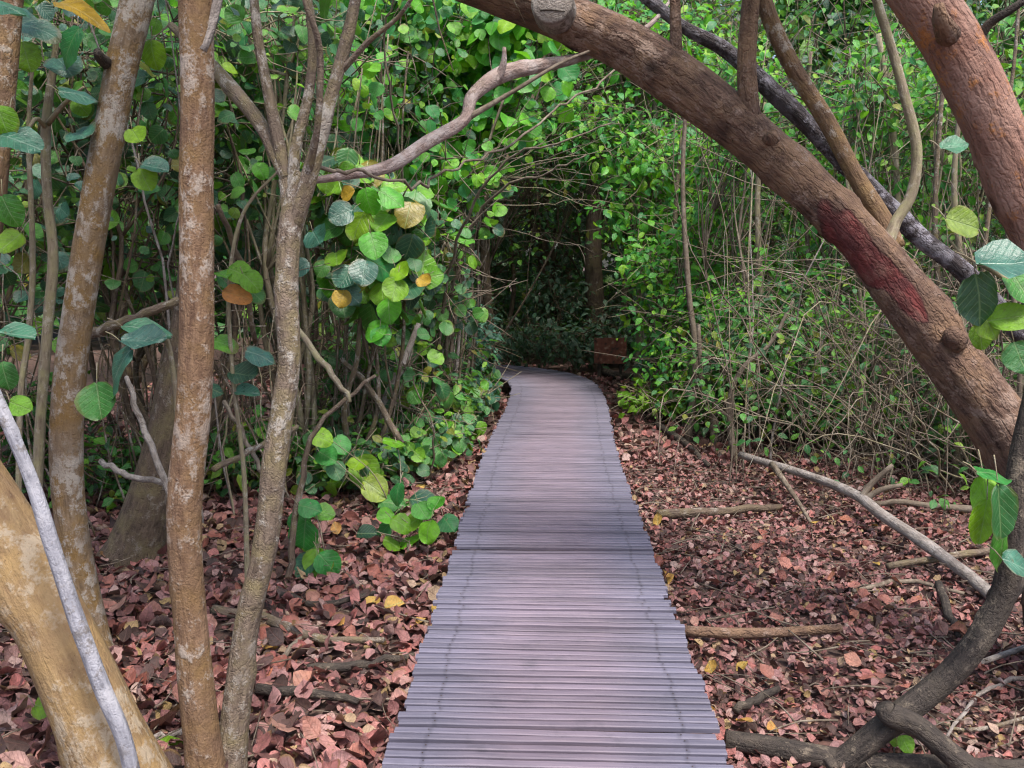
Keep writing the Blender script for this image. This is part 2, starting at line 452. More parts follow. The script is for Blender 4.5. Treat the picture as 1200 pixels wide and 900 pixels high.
DRYB = leaf_mat('dry_leaf_salmon', [(0, (.18, .06, .045)), (.4, (.31, .11, .08)), (.75, (.31, .17, .135)), (1, (.36, .12, .06))], rough=.5, transl=.06, tcol=(.3, .15, .1), spec=.45, vein=(.18, .07, .055), veins=.6, spots=.8)
DRYY = leaf_mat('dry_leaf_yellow', [(0, (.40, .25, .05)), (1, (.42, .20, .05))], rough=.55, transl=.1, tcol=(.4, .25, .05), spots=.8)

# bark
BK = {
    'lichen': bark_mat('lichen_bark', (.225, .165, .115), (.105, .072, .048), (.185, .112, .04), .52, 1.0, (.32, .285, .25), .42, crack=.12),
    'orange': bark_mat('orange_brown_bark', (.19, .118, .072), (.09, .05, .032), (.165, .10, .045), .45, 1.0, (.29, .24, .20), .36, crack=.12),
    'ochre': bark_mat('ochre_bark', (.235, .16, .085), (.12, .07, .04), (.25, .165, .075), .5, .8, (.30, .24, .17), .34, bump=.5, crack=.15),
    'brown': bark_mat('brown_bark', (.20, .125, .08), (.09, .055, .035), (.25, .16, .075), .4, 1.0, (.36, .31, .26), .2),
    'greybrown': bark_mat('grey_brown_bark', (.19, .145, .11), (.085, .062, .047), (.19, .155, .08), .35, 1.2, (.34, .31, .27), .3),
    'arch': bark_mat('arch_bark', (.17, .105, .078), (.05, .029, .023), (.25, .155, .095), .42, .8, (.27, .19, .15), .3, peel=(.20, .05, .047), bump=1.0, crack=.28),
    'pink': bark_mat('pinkish_bark', (.29, .16, .12), (.12, .056, .042), (.34, .21, .165), .45, .7, (.40, .17, .06), .22, bump=1.0, crack=.22),
    'white': bark_mat('silver_wood', (.30, .30, .34), (.15, .15, .175), (.36, .355, .385), .4, 1.0, (.15, .135, .13), .32, bump=.5, crack=.15),
    'grey': bark_mat('grey_dead_wood', (.30, .26, .235), (.13, .11, .095), (.38, .345, .32), .4, 1.2, (.12, .095, .08), .15),
    'pinkgrey': bark_mat('pink_grey_dead_wood', (.36, .275, .25), (.16, .11, .095), (.44, .385, .37), .4, 1.2, (.2, .15, .12), .2),
    'rot': bark_mat('rotten_dark_bark', (.07, .058, .06), (.025, .02, .022), (.26, .25, .28), .3, 1.1, (.26, .245, .28), .34, bump=1.0),
    'darkstem': bark_mat('dark_stem_bark', (.062, .05, .043), (.024, .02, .018), (.088, .072, .056), .3, 1.3, (.16, .13, .10), .2),
    'twig': bark_mat('dry_twig', (.20, .16, .122), (.09, .07, .052), (.26, .225, .18), .3, 1.5, (.10, .075, .055), .35, bump=.2),
    'palestem': bark_mat('pale_stem', (.28, .235, .17), (.13, .10, .07), (.26, .24, .13), .4, 1.5, (.36, .33, .27), .25, bump=.3),
    'forest': bark_mat('forest_bark', (.13, .095, .07), (.06, .042, .032), (.16, .13, .07), .35, 1.0, (.22, .19, .16), .2),
}

def deck_mat(name, c0, c1, c2):
    m, n, l, out = new_mat(name)
    tx = n.new('ShaderNodeTexCoord'); oi = n.new('ShaderNodeObjectInfo')
    ad = n.new('ShaderNodeVectorMath'); ad.operation = 'ADD'
    sc = n.new('ShaderNodeVectorMath'); sc.operation = 'SCALE'; sc.inputs['Scale'].default_value = 3.0
    l.new(oi.outputs['Location'], sc.inputs[0])
    l.new(tx.outputs['Object'], ad.inputs[0]); l.new(sc.outputs[0], ad.inputs[1])
    mp = n.new('ShaderNodeMapping'); mp.inputs['Scale'].default_value = (2.2, 40, 40); l.new(ad.outputs[0], mp.inputs[0])
    z = n.new('ShaderNodeTexNoise'); z.inputs['Scale'].default_value = 3; z.inputs['Detail'].default_value = 6; l.new(mp.outputs[0], z.inputs['Vector'])
    z2 = n.new('ShaderNodeTexNoise'); z2.inputs['Scale'].default_value = 1.6; z2.inputs['Detail'].default_value = 4
    l.new(ad.outputs[0], z2.inputs['Vector'])
    rp = ramp(n, [(.25, c0), (.5, c1), (.75, c2)]); l.new(z.outputs[0], rp.inputs[0])
    mr = n.new('ShaderNodeMapRange'); mr.inputs['To Min'].default_value = 0.82; mr.inputs['To Max'].default_value = 1.15; l.new(oi.outputs['Random'], mr.inputs[0])
    mr2 = n.new('ShaderNodeMapRange'); mr2.inputs['From Min'].default_value = .3; mr2.inputs['From Max'].default_value = .7; mr2.inputs['To Min'].default_value = 0.8; mr2.inputs['To Max'].default_value = 1.12; l.new(z2.outputs[0], mr2.inputs[0])
    mm = n.new('ShaderNodeMath'); mm.operation = 'MULTIPLY'; l.new(mr.outputs[0], mm.inputs[0]); l.new(mr2.outputs[0], mm.inputs[1])
    # rust-dark staining where the nails go into the joists
    sx = n.new('ShaderNodeSeparateXYZ'); l.new(tx.outputs['Object'], sx.inputs[0])
    ab = n.new('ShaderNodeMath'); ab.operation = 'ABSOLUTE'; l.new(sx.outputs[0], ab.inputs[0])
    sb = n.new('ShaderNodeMath'); sb.operation = 'SUBTRACT'; l.new(ab.outputs[0], sb.inputs[0]); sb.inputs[1].default_value = 0.445
    ab2 = n.new('ShaderNodeMath'); ab2.operation = 'ABSOLUTE'; l.new(sb.outputs[0], ab2.inputs[0])
    st = n.new('ShaderNodeMapRange'); st.inputs['From Min'].default_value = 0.003; st.inputs['From Max'].default_value = 0.012; st.inputs['To Min'].default_value = 0.78; st.inputs['To Max'].default_value = 1.0
    l.new(ab2.outputs[0], st.inputs[0])
    m3 = n.new('ShaderNodeMath'); m3.operation = 'MULTIPLY'; l.new(mm.outputs[0], m3.inputs[0]); l.new(st.outputs[0], m3.inputs[1])
    # warmer, slightly lighter band along the middle; grime blotches that run across several slats
    wz = n.new('ShaderNodeTexNoise'); wz.inputs['Scale'].default_value = .55; wz.inputs['Detail'].default_value = 5
    ge = n.new('ShaderNodeNewGeometry'); l.new(ge.outputs['Position'], wz.inputs['Vector'])
    wr_ = n.new('ShaderNodeMath'); wr_.operation = 'MULTIPLY_ADD'; wr_.inputs[1].default_value = .35; l.new(wz.outputs[0], wr_.inputs[0]); l.new(ab.outputs[0], wr_.inputs[2])
    wk = n.new('ShaderNodeMapRange'); wk.inputs['From Min'].default_value = .34; wk.inputs['From Max'].default_value = .62; wk.inputs['To Min'].default_value = .75; wk.inputs['To Max'].default_value = 0; l.new(wr_.outputs[0], wk.inputs[0])
    wc = n.new('ShaderNodeMix'); wc.data_type = 'RGBA'; wc.blend_type = 'MULTIPLY'; wc.inputs[7].default_value = (1.34, 1.1, 1.0, 1)
    l.new(wk.outputs[0], wc.inputs[0]); l.new(rp.outputs[0], wc.inputs[6])
    gz = n.new('ShaderNodeTexNoise'); gz.inputs['Scale'].default_value = 5.5; gz.inputs['Detail'].default_value = 7; gz.inputs['Roughness'].default_value = .7; l.new(ge.outputs['Position'], gz.inputs['Vector'])
    gk = n.new('ShaderNodeMapRange'); gk.inputs['From Min'].default_value = .56; gk.inputs['From Max'].default_value = .74; gk.inputs['To Max'].default_value = .5; l.new(gz.outputs[0], gk.inputs[0])
    gc = n.new('ShaderNodeMix'); gc.data_type = 'RGBA'; l.new(gk.outputs[0], gc.inputs[0]); l.new(wc.outputs[2], gc.inputs[6]); gc.inputs[7].default_value = (c0[0] * .62, c0[1] * .62, c0[2] * .55, 1)
    mx = n.new('ShaderNodeMix'); mx.data_type = 'RGBA'; mx.blend_type = 'MULTIPLY'; mx.inputs[0].default_value = 1
    l.new(gc.outputs[2], mx.inputs[6]); l.new(m3.outputs[0], mx.inputs[7])
    p = n.new('ShaderNodeBsdfPrincipled'); l.new(mx.outputs[2], p.inputs['Base Color'])
    p.inputs['Roughness'].default_value = 0.6; p.inputs['Specular IOR Level'].default_value = 0.4
    bp = n.new('ShaderNodeBump'); bp.inputs['Strength'].default_value = 0.3; bp.inputs['Distance'].default_value = 0.004
    l.new(z.outputs[0], bp.inputs['Height']); l.new(bp.outputs[0], p.inputs['Normal'])
    l.new(p.outputs[0], out.inputs[0])
    return m

DECKM = deck_mat('weathered_decking', (.10, .096, .136), (.128, .120, .166), (.16, .146, .19))
JOISTM = deck_mat('dark_joist', (.05, .04, .045), (.08, .065, .065), (.11, .09, .09))
def flat_mat(name, c, rough=.6, metal=0.0):
    m, n, l, out = new_mat(name)
    tx = n.new('ShaderNodeTexCoord'); z = n.new('ShaderNodeTexNoise'); z.inputs['Scale'].default_value = 30; z.inputs['Detail'].default_value = 5
    l.new(tx.outputs['Object'], z.inputs['Vector'])
    rp = ramp(n, [(.3, tuple(x * .55 for x in c)), (.7, c)]); l.new(z.outputs[0], rp.inputs[0])
    p = n.new('ShaderNodeBsdfPrincipled'); l.new(rp.outputs[0], p.inputs['Base Color'])
    p.inputs['Roughness'].default_value = rough; p.inputs['Metallic'].default_value = metal
    l.new(p.outputs[0], out.inputs[0]); return m
NAILM = flat_mat('rusty_nail', (.07, .045, .04), .6, .4)

def soil_mat():
    m, n, l, out = new_mat('forest_soil')
    tx = n.new('ShaderNodeTexCoord')
    z = n.new('ShaderNodeTexNoise'); z.inputs['Scale'].default_value = 14; z.inputs['Detail'].default_value = 8; l.new(tx.outputs['Object'], z.inputs['Vector'])
    v = n.new('ShaderNodeTexVoronoi'); v.inputs['Scale'].default_value = 22; l.new(tx.outputs['Object'], v.inputs['Vector'])
    rp = ramp(n, [(.3, (.03, .02, .017)), (.5, (.075, .045, .036)), (.7, (.14, .075, .06))]); l.new(z.outputs[0], rp.inputs[0])
    hs = n.new('ShaderNodeMix'); hs.data_type = 'RGBA'; hs.blend_type = 'MIX'; hs.inputs[0].default_value = .35
    rp2 = ramp(n, [(0, (.18, .08, .065)), (.5, (.1, .06, .045)), (1, (.04, .028, .022))])
    l.new(v.outputs['Color'], rp2.inputs[0]); l.new(rp.outputs[0], hs.inputs[6]); l.new(rp2.outputs[0], hs.inputs[7])
    p = n.new('ShaderNodeBsdfPrincipled'); l.new(hs.outputs[2], p.inputs['Base Color']); p.inputs['Roughness'].default_value = .9
    bp = n.new('ShaderNodeBump'); bp.inputs['Strength'].default_value = .8; bp.inputs['Distance'].default_value = .03
    l.new(z.outputs[0], bp.inputs['Height']); l.new(bp.outputs[0], p.inputs['Normal'])
    l.new(p.outputs[0], out.inputs[0]); return m
SOILM = soil_mat()

# ------------------------------------------------------------------ ground
xs = np.concatenate([np.linspace(-180, -9, 14)[:-1], np.linspace(-9, 9, 121), np.linspace(9, 180, 14)[1:]])
ys = np.concatenate([np.linspace(-60, -1, 8)[:-1], np.linspace(-1, 20, 141), np.linspace(20, 260, 14)[1:]])
X, Yg = np.meshgrid(xs, ys)
gv = np.stack([X, Yg, gh(X, Yg)], -1).reshape(-1, 3)
nx = len(xs); ii, jj = np.meshgrid(np.arange(nx - 1), np.arange(len(ys) - 1))
a = (jj * nx + ii).ravel()
gmb = MB().add(gv, np.stack([a, a + 1, a + nx + 1, a + nx], -1))
solo('ground', gmb, SOILM, None, None, kind='structure', loc=(0, 0, 0))

# ------------------------------------------------------------------ boardwalk
HW = 0.575
cl = [(.03, 0.6), (.025, 3), (0.0, 5.5), (-0.01, 7.5), (0.03, 9.2), (0.06, 10.4), (0.05, 11.4), (-0.02, 12.2), (-0.25, 12.9), (-0.72, 13.45), (-1.4, 13.85), (-2.4, 14.2), (-3.6, 14.5)]
CLp, _ = spline([(x, y, 0) for x, y in cl], [1] * len(cl), 40)
CLs = np.concatenate([[0], np.cumsum(np.linalg.norm(np.diff(CLp, axis=0), axis=1))])
def cl_at(s):
    return np.array([np.interp(s, CLs, CLp[:, 0]), np.interp(s, CLs, CLp[:, 1])])
def deck_dist(x, y):
    d = np.full(np.shape(x), 1e9)
    for q in CLp[::8]:
        d = np.minimum(d, np.hypot(x - q[0], y - q[1]))
    return d

board = thing('boardwalk', 'weathered lavender-grey slatted boardwalk leading through the thicket', 'boardwalk', (0, 0.6, 0), kind='structure')

def slat_mesh(seed):
    """bevelled slat, x along its length, top face gently crowned"""
    lr = np.random.default_rng(seed)
    nxs = 9
    xs_ = np.linspace(-HW, HW, nxs)
    h, w, b = 0.02, 0.0172, 0.0035
    prof = [(-w, -h), (w, -h), (w, -b), (w - b, 0), (-w + b, 0), (-w, -b)]
    V = []
    for k, x in enumerate(xs_):
        sag = lr.normal() * 0.0008; wv = lr.normal() * 0.0007
        for (yy, zz) in prof:
            V.append((x, yy + wv, zz + sag))
    n = len(prof); Q = []
    for k in range(nxs - 1):
        for j in range(n):
            a_, b_ = k * n + j, k * n + (j + 1) % n
            Q.append((a_, b_, b_ + n, a_ + n))
    e = (nxs - 1) * n
    Q += [(3, 2, 1, 0), (5, 4, 3, 0), (e, e + 1, e + 2, e + 3), (e, e + 3, e + 4, e + 5)]
    mb = MB().add(V, Q)
    return mesh_data('slat', mb, DECKM, smooth=False, tc=False)

slats = [slat_mesh(s) for s in range(6)]
nails = MB()
s, k = 0.75, 0
lr = np.random.default_rng(5)
ang = 0.0
GAPS = {}
while s < CLs[-1] - 0.1:
    p = cl_at(s); t = nrm(cl_at(s + 0.03) - cl_at(s - 0.03))
    th = math.atan2(t[1], t[0]) - math.pi / 2
    Yd = p[1]
    # lay: fans open a little where two lengths of walkway meet
    fan = 0.0
    if 4.55 < Yd < 4.98: fan = 0.014
    if 3.62 < Yd < 3.86: fan = -0.012
    o = bpy.data.objects.new('slat', slats[int(lr.integers(6))])
    o.parent = board
    ex = lr.normal() * 0.008
    rz = th + fan + lr.normal() * 0.0026
    dz = lr.normal() * 0.0014
    o.location = (p[0] + ex, p[1] - 0.6, DECK + dz)
    o.rotation_euler = (lr.normal() * 0.018, lr.normal() * 0.0012, rz)
    o.scale = (1 + lr.normal() * 0.006, 1 + lr.uniform(-.08, .06), 1)
    col.objects.link(o)
    for sx_ in (-0.445, 0.445):
        c = np.array((p[0] + ex + sx_ * math.cos(rz), p[1] + sx_ * math.sin(rz), DECK + dz + 0.0022))
        r0 = 0.003; an = np.arange(6) * math.pi / 3
        ring = c + r0 * np.stack([np.cos(an), np.sin(an), np.zeros(6)], -1)
        nails.add(np.vstack([ring, c + (0, 0, .0012)]), None, [(6, q, (q + 1) % 6) for q in range(6)])
    g = 0.0485 + lr.normal() * 0.0024
    if abs(Yd - 4.96) < 0.05: g += 0.055
    if abs(Yd - 3.86) < 0.026: g += 0.022
    if lr.random() < 0.1: g += 0.008
    s += g; k += 1
part('nails', nails, NAILM, board, kind='stuff', smooth=False)
for off in (-0.445, 0.0, 0.445):
    V, Q = [], []
    N = 110
    for q in range(N + 1):
        sq = 0.7 + (CLs[-1] - 0.85) * q / N
        p = cl_at(sq); t = nrm(cl_at(sq + 0.03) - cl_at(sq - 0.03)); nn = np.array((-t[1], t[0])) * -1
        for du, z in ((-.03, DECK - .022), (.03, DECK - .022), (.03, DECK - .135), (-.03, DECK - .135)):
            c = p + nn * (off + du); V.append((c[0], c[1], z))
        if q:
            b0 = (q - 1) * 4
            Q += [(b0 + e, b0 + (e + 1) % 4, b0 + 4 + (e + 1) % 4, b0 + 4 + e) for e in range(4)]
    Q += [(3, 2, 1, 0), (N * 4, N * 4 + 1, N * 4 + 2, N * 4 + 3)]
    part('joist', MB().add(V, Q), JOISTM, board, smooth=False)
for sq in np.arange(1.0, CLs[-1] - 0.3, 1.6):
    p = cl_at(sq); t = nrm(cl_at(sq + 0.03) - cl_at(sq - 0.03)); nn = np.array((t[1], -t[0]))
    for off in (-0.445, 0.445):
        c = p + nn * off
        mb = MB().tube([(c[0], c[1], -0.25), (c[0], c[1], DECK - 0.137)], [.05, .048], seg=10, sub=3, rough=.05)
        part('post', mb, BK['darkstem'], board)

# ------------------------------------------------------------------ leaf objects and plants
LEAFMESH = {}
def leaf_mesh(kind, mat):
    key = (kind, mat.name)
    if key not in LEAFMESH:
        T = {'round': ROUND, 'ovate': OVATE, 'dry': DRY_HI}[kind]
        LEAFMESH[key] = [mesh_data('leaf', MB().add(v, q), mat) for v, q in T]
    return LEAFMESH[key]

def leaf_obj(parent, kind, mat, pos, B, size, name='leaf', sc=None):
    ms = leaf_mesh(kind, mat)
    o = bpy.data.objects.new(name, ms[int(rng.integers(len(ms)))])
    M = np.eye(4); M[:3, :3] = B * (size if sc is None else size * np.asarray(sc)[None])
    M[:3, 3] = pos - (ORG[parent.name] if parent else 0)
    o.matrix_local = Matrix(M.tolist())
    if parent:
        o.parent = parent
        o.matrix_local = Matrix(M.tolist())
    col.objects.link(o)
    return o

def in_frame(pos, pad=20):
    x, y, w = project(pos)
    return (x > -pad) & (x < 1200 + pad) & (y > -pad) & (y < 900 + pad) & (w > 0.5), w

def foliage(root, clumps, per, spread, size, kind, mat, n_obj=0, facing=(0, -0.25, 0.9), rnd=0.75, twigs=True, twigm=None):
    """leaves around clump centres: the nearest in view as objects, the rest as one mesh"""
    clumps = np.asarray(clumps)
    n = len(clumps) * per
    cen = np.repeat(clumps, per, 0)
    d = rng.normal(size=(n, 3)) * spread
    pos = cen + d * np.array((1, 1, 0.7))
    ok = pos[:, 2] > 0.06
    dd = deck_dist(pos[:, 0], pos[:, 1])
    ok &= ~((dd < HW + 0.12) & (pos[:, 2] < 2.05))
    pos, d = pos[ok], d[ok]
    nv = nrm(np.asarray(facing) + 0.45 * nrm(d) + rnd * rng.normal(size=pos.shape) * 0.6)
    B = basis(nv)
    S = size * rng.uniform(0.32, 1.3, len(pos))
    vis, w = in_frame(pos)
    order = np.argsort(np.where(vis, w / S, 1e9))
    n_obj = int(min(n_obj, vis.sum(), 290))
    pick = order[:n_obj]
    for i in pick:
        leaf_obj(root, kind, LF[mat], pos[i], B[i], S[i])
    rest = np.ones(len(pos), bool); rest[pick] = False
    mb = MB()
    lo = w[rest].min() > 7.5 if rest.any() else True
    T = (ROUND_LO if lo else ROUND_M) if kind == 'round' else (OVATE_LO if lo else OVATE)
    if rest.any():
        scatter(mb, T, pos[rest], B[rest], S[rest])
        part('foliage', mb, LF[mat], root, kind='stuff')
    if twigs:
        tb = MB()
        for c in clumps:
            for _ in range(6):
                e = c + rng.normal(size=3) * spread * 1.5
                e[2] = max(e[2], 0.05)
                mid = (c + e) / 2 + rng.normal(size=3) * spread * .2
                tb.tube([c, mid, e], [.007, .005, .002], seg=4, sub=2)
        part('twigs', tb, twigm or BK['greybrown'], root, kind='stuff')

def arc(p0, p1, bow, n=5):
    p0, p1 = np.asarray(p0, float), np.asarray(p1, float)
    t = np.linspace(0, 1, n)[:, None]
    L = np.linalg.norm(p1 - p0)
    side = rng.normal(size=3); side[2] = abs(side[2]) * .6
    q = p0 * (1 - t) + p1 * t + np.sin(t * np.pi) * nrm(side) * bow * L
    return q + rng.normal(size=q.shape) * L * 0.022 * np.sin(t * np.pi)

def shrub(name, label, cat, base, center, radii, nclump, per, size, kind, mat, bark='greybrown', stems=4, r0=.03, spread=.22, n_obj=0, group=None, branches=6, stem_name='stem', facing=(0, -0.25, 0.9), low=0.25, mat2=None):
    bx, by = base
    bz = float(gh(bx, by)) - 0.03
    root = thing(name, label, cat, (bx, by, bz), group)
    u = nrm(rng.normal(size=(nclump, 3))) * rng.uniform(low, 1, (nclump, 1)) ** 0.6
    clumps = np.asarray(center) + u * np.asarray(radii)
    clumps[:, 2] = np.maximum(clumps[:, 2], 0.25)
    order = np.argsort(clumps[:, 2])
    tops = clumps[rng.choice(nclump, min(stems, nclump), replace=False)]
    tips = []
    for k, tpt in enumerate(tops):
        j = rng.normal(size=2) * r0 * 2.5 * (0 if stems == 1 else 1)
        p0 = np.array((bx + j[0], by + j[1], bz - .05))
        q = arc(p0, tpt, 0.10 if stems > 1 else 0.05, 6)
        rr = r0 * rng.uniform(.6, 1.1)
        mb = MB().tube(q, [rr * 1.15, rr, rr * .85, rr * .7, rr * .5, rr * .25], seg=8 if r0 > .05 else 6, sub=4, rough=.1, flare=.3)
        part(stem_name, mb, BK[bark], root)
        tips.append((q, rr))
    bmb = MB()
    for k, c in enumerate(clumps):
        q, rr = tips[int(np.argmin([np.linalg.norm(qq[4] - c) for qq, _ in tips]))]
        i = int(rng.integers(2, 5)); s0 = q[i]
        m = MB().tube(arc(s0, c, .12, 4), [rr * .45, rr * .35, rr * .25, .004], seg=5, sub=3)
        if k < branches: part('branch', m, BK[bark], root)
        else: bmb.V += m.V; bmb.Q += [x + bmb.n for x in m.Q]; bmb.T += [x + bmb.n for x in m.T]; bmb.C += m.C; bmb.M += m.M; bmb.n += m.n
    if bmb.n: part('side_branches', bmb, BK[bark], root, kind='stuff')
    if mat2:
        a_ = np.arange(nclump) % 3 == 0
        foliage(root, clumps[~a_], per, spread, size, kind, mat, int(n_obj * .7), twigm=BK[bark], facing=facing)
        foliage(root, clumps[a_], per, spread * 1.1, size * .8, kind, mat2, int(n_obj * .3), twigm=BK['twig'], facing=facing)
    else:
        foliage(root, clumps, per, spread, size, kind, mat, n_obj, twigm=BK[bark], facing=facing)
    return root

# ------------------------------------------------------------------ named trunks and branches, laid out along the photograph
def px_tube(pts, seg=16, sub=8, **k):
    """pts: (x, y, Y, width in px) along the stem"""
    q = [P(x, y, Y) for x, y, Y, w in pts]
    r = [w * Y / F / 2 for x, y, Y, w in pts]
    return MB().tube(q, r, seg=seg, sub=sub, **k)

def grounded(pts):
    """add a buried foot under the first point"""
    return pts

def trunk_thing(name, label, cat, pts, bark, seg=18, sub=8, rough=.06, knots=3, flare=.25, extra=None, group=None, crown=None, **k):
    q0 = P(*pts[0][:3])
    root = thing(name, label, cat, (q0[0], q0[1], float(gh(q0[0], q0[1]))), group)
    part('trunk', px_tube(pts, seg, sub, rough=rough, knots=knots, flare=flare, **k), BK[bark], root)
    return root

def foot(x, Y, w, sink=.08):
    """pixel row where ground level lies at distance Y"""
    y = 450 + F * math.tan(math.atan2(CAM[2] + sink, Y) - PITCH)
    return (x, y, Y, w)

def top_crown(root, top, n, per, size, mat, spread=.28, rad=(1.0, 1.0, .6), bark='greybrown', kind='round'):
    u = nrm(rng.normal(size=(n, 3))) * rng.uniform(.3, 1, (n, 1))
    cl_ = np.asarray(top) + np.array((0, 0, rad[2] * .8)) + u * np.asarray(rad)
    for c in cl_:
        part('branch', MB().tube(arc(top, c, .1, 4), [.035, .025, .015, .005], seg=6, sub=3), BK[bark], root)
    foliage(root, cl_, per, spread, size, kind, mat, 0, twigm=BK[bark])

# tree A: pale leaning lichen trunk
tA = trunk_thing('lichen_tree', 'slanting trunk blotched with ochre and pale grey lichen, behind the silver pole', 'tree',
    [foot(112, 4.05, 54), (108, 740, 4.08, 43), (92, 640, 4.1, 38), (84, 540, 4.15, 38), (88, 440, 4.2, 38), (103, 320, 4.25, 35), (122, 200, 4.3, 35), (142, 90, 4.35, 35), (162, 0, 4.4, 35), (185, -120, 4.5, 38), (215, -260, 4.6, 30)], 'lichen', knots=4, seed=17)
part('branch_stub', px_tube([(126, 75, 4.3, 16), (118, 68, 4.2, 13), (114, 60, 4.15, 9)], 8, 3), BK['darkstem'], tA)
top_crown(tA, P(215, -260, 4.6), 7, 60, .13, 'grape')
# tree B
tB = trunk_thing('brown_tree', 'upright orange-brown trunk, straightest and smoothest of the slim trunks', 'tree',
    [foot(250, 2.95, 52), (240, 860, 2.97, 44), (226, 720, 3.0, 42), (219, 600, 3.02, 42), (228, 470, 3.05, 41), (229, 350, 3.07, 41), (227, 230, 3.1, 40), (227, 120, 3.12, 38), (225, 0, 3.15, 38), (222, -160, 3.2, 34), (215, -330, 3.3, 26)], 'orange', rough=.045, knots=4)
part('branch', px_tube([(236, 60, 3.12, 14), (250, 20, 3.16, 12), (262, -40, 3.2, 10), (270, -140, 3.3, 5)], 8, 4), BK['grey'], tB)
top_crown(tB, P(215, -330, 3.3), 7, 60, .12, 'grape')
# tree C, forked
tC = trunk_thing('forked_tree', 'thin knotty grey-brown trunk that splits into several upright limbs', 'tree',
    [foot(268, 3.02, 44), (280, 840, 3.05, 36), (292, 730, 3.08, 32), (312, 640, 3.1, 30), (322, 540, 3.12, 30), (338, 430, 3.15, 26), (336, 340, 3.17, 26), (341, 270, 3.2, 27), (348, 232, 3.21, 24), (356, 205, 3.21, 18)], 'greybrown', rough=.1, knots=9)
for pts in ([(341, 268, 3.2, 20), (330, 190, 3.25, 15), (314, 110, 3.3, 13), (300, 30, 3.35, 12), (292, -80, 3.4, 8)],
            [(341, 268, 3.2, 24), (362, 200, 3.2, 20), (385, 120, 3.22, 16), (408, 40, 3.25, 14), (425, -40, 3.3, 12), (450, -160, 3.4, 6)],
            [(340, 268, 3.2, 18), (345, 180, 3.25, 14), (362, 110, 3.3, 12), (366, 40, 3.32, 11), (352, -40, 3.4, 9)],
            [(336, 210, 3.23, 15), (305, 150, 3.35, 17), (270, 105, 3.5, 18), (245, 75, 3.6, 15), (200, 30, 3.8, 9)],
            [(357, 220, 3.2, 9), (372, 150, 3.1, 8), (375, 60, 3.05, 8), (358, 0, 3.0, 7), (350, -60, 3.0, 5)],
            [(398, 85, 3.23, 8), (430, 50, 3.2, 6), (465, 22, 3.15, 5), (484, -4, 3.1, 4)]):
    part('limb', px_tube(pts, 10, 5, rough=.08, knots=2), BK['greybrown'], tC)
top_crown(tC, P(450, -160, 3.4), 4, 30, .11, 'grape', rad=(.5, .5, .4))
# tree D: thick ochre leaning trunk
tD = trunk_thing('leaning_ochre_tree', 'thick smooth ochre trunk leaning away from the boardwalk, scarred on one side', 'tree',
    [foot(160, 2.9, 104), (118, 860, 2.92, 90), (62, 740, 2.98, 84), (10, 640, 3.05, 82), (-60, 520, 3.15, 76), (-150, 360, 3.3, 66), (-240, 180, 3.5, 50), (-300, 20, 3.6, 36)], 'ochre', seg=26, sub=12, rough=.05, knots=10)
top_crown(tD, P(-300, 20, 3.6), 6, 60, .12, 'grape')
# silver pole resting on it
pole = solo('silver_pole', px_tube([foot(170, 2.72, 26), (150, 880, 2.72, 21), (118, 800, 2.73, 21), (88, 720, 2.74, 20), (62, 640, 2.76, 19), (40, 570, 2.78, 17), (14, 505, 2.8, 16), (-20, 430, 2.82, 14), (-70, 330, 2.85, 12)], 12, 6, rough=.06, knots=4),
    BK['white'], 'bare silver-white pole resting against the thick ochre leaning trunk', 'branch')
# background trunks and saplings on that side
def sapling(label, pts, bark, name='sapling', group=None, seg=8, rough=.06, cat='sapling', kink=0.0, leaves=()):
    q0 = P(*pts[0][:3])
    root = thing(name, label, cat, (q0[0], q0[1], float(gh(q0[0], q0[1]))), group)
    part('stem', px_tube(pts, seg, 6, rough=rough, knots=2, kink=kink), BK[bark], root)
    for lf in leaves: pleaf(root, *lf)
    return root

def pleaf(root, x, y, Y, size_px, mat, tilt=(0, -1, .5), roll=0.0, kind='round', sx=1.0, down=1.2):
    """one leaf where the photograph shows it; tilt = direction it faces"""
    pos = P(x, y, Y); s = size_px * Y / F
    z = nrm(np.asarray(tilt, float))
    d = np.array((math.sin(roll), 0.0, -math.cos(roll)))
    yv = nrm(d - z * (d @ z)); xv = np.cross(yv, z)
    B = np.stack([xv, yv, z], -1)
    pos = pos - yv * s * .5
    leaf_obj(root, kind, LF[mat], pos, B, s, sc=(sx, 1, 1))
    st = pos; en = pos - yv * s * .35 + np.array((0, .02, .03))
    part('leaf_stalk', MB().tube([en, (st + en) / 2 + (0, 0, .006), st], [.0028, .0022, .0018], seg=5, sub=2), BK['palestem'], root)

sp1 = sapling('thin pale crooked sapling with large drooping leaves at its top', [foot(38, 4.4, 14), (42, 620, 4.45, 13), (45, 520, 4.5, 12), (56, 390, 4.5, 12), (62, 300, 4.5, 12), (55, 230, 4.5, 11), (53, 150, 4.5, 11), (63, 75, 4.5, 8), (66, 40, 4.5, 5)], 'palestem',
    leaves=[(92, 108, 4.2, 42, 'teal', (.3, -.7, .8), 2.0, 'round', .9), (75, 75, 4.4, 40, 'teal', (0, -.6, .8), .5), (78, 50, 4.3, 46, 'bright', (-.2, -.8, .4), -.6), (30, 65, 4.2, 34, 'lime', (.1, -.9, .2), .2),
            (45, 30, 4.2, 40, 'teal', (0, -.5, .9), 1.4), (20, 20, 4.3, 44, 'teal', (0, -.4, .9), 1.0), (95, 125, 4.3, 22, 'lime', (0, -.9, .3), .7), (178, 62, 4.5, 30, 'lime', (0, -1, .2), .1), (96, 160, 4.2, 36, 'teal', (0, -.5, .8), .6)])
part('branch', px_tube([(56, 145, 4.5, 7), (75, 122, 4.4, 5), (98, 102, 4.3, 3)], 6, 3), BK['palestem'], sp1)
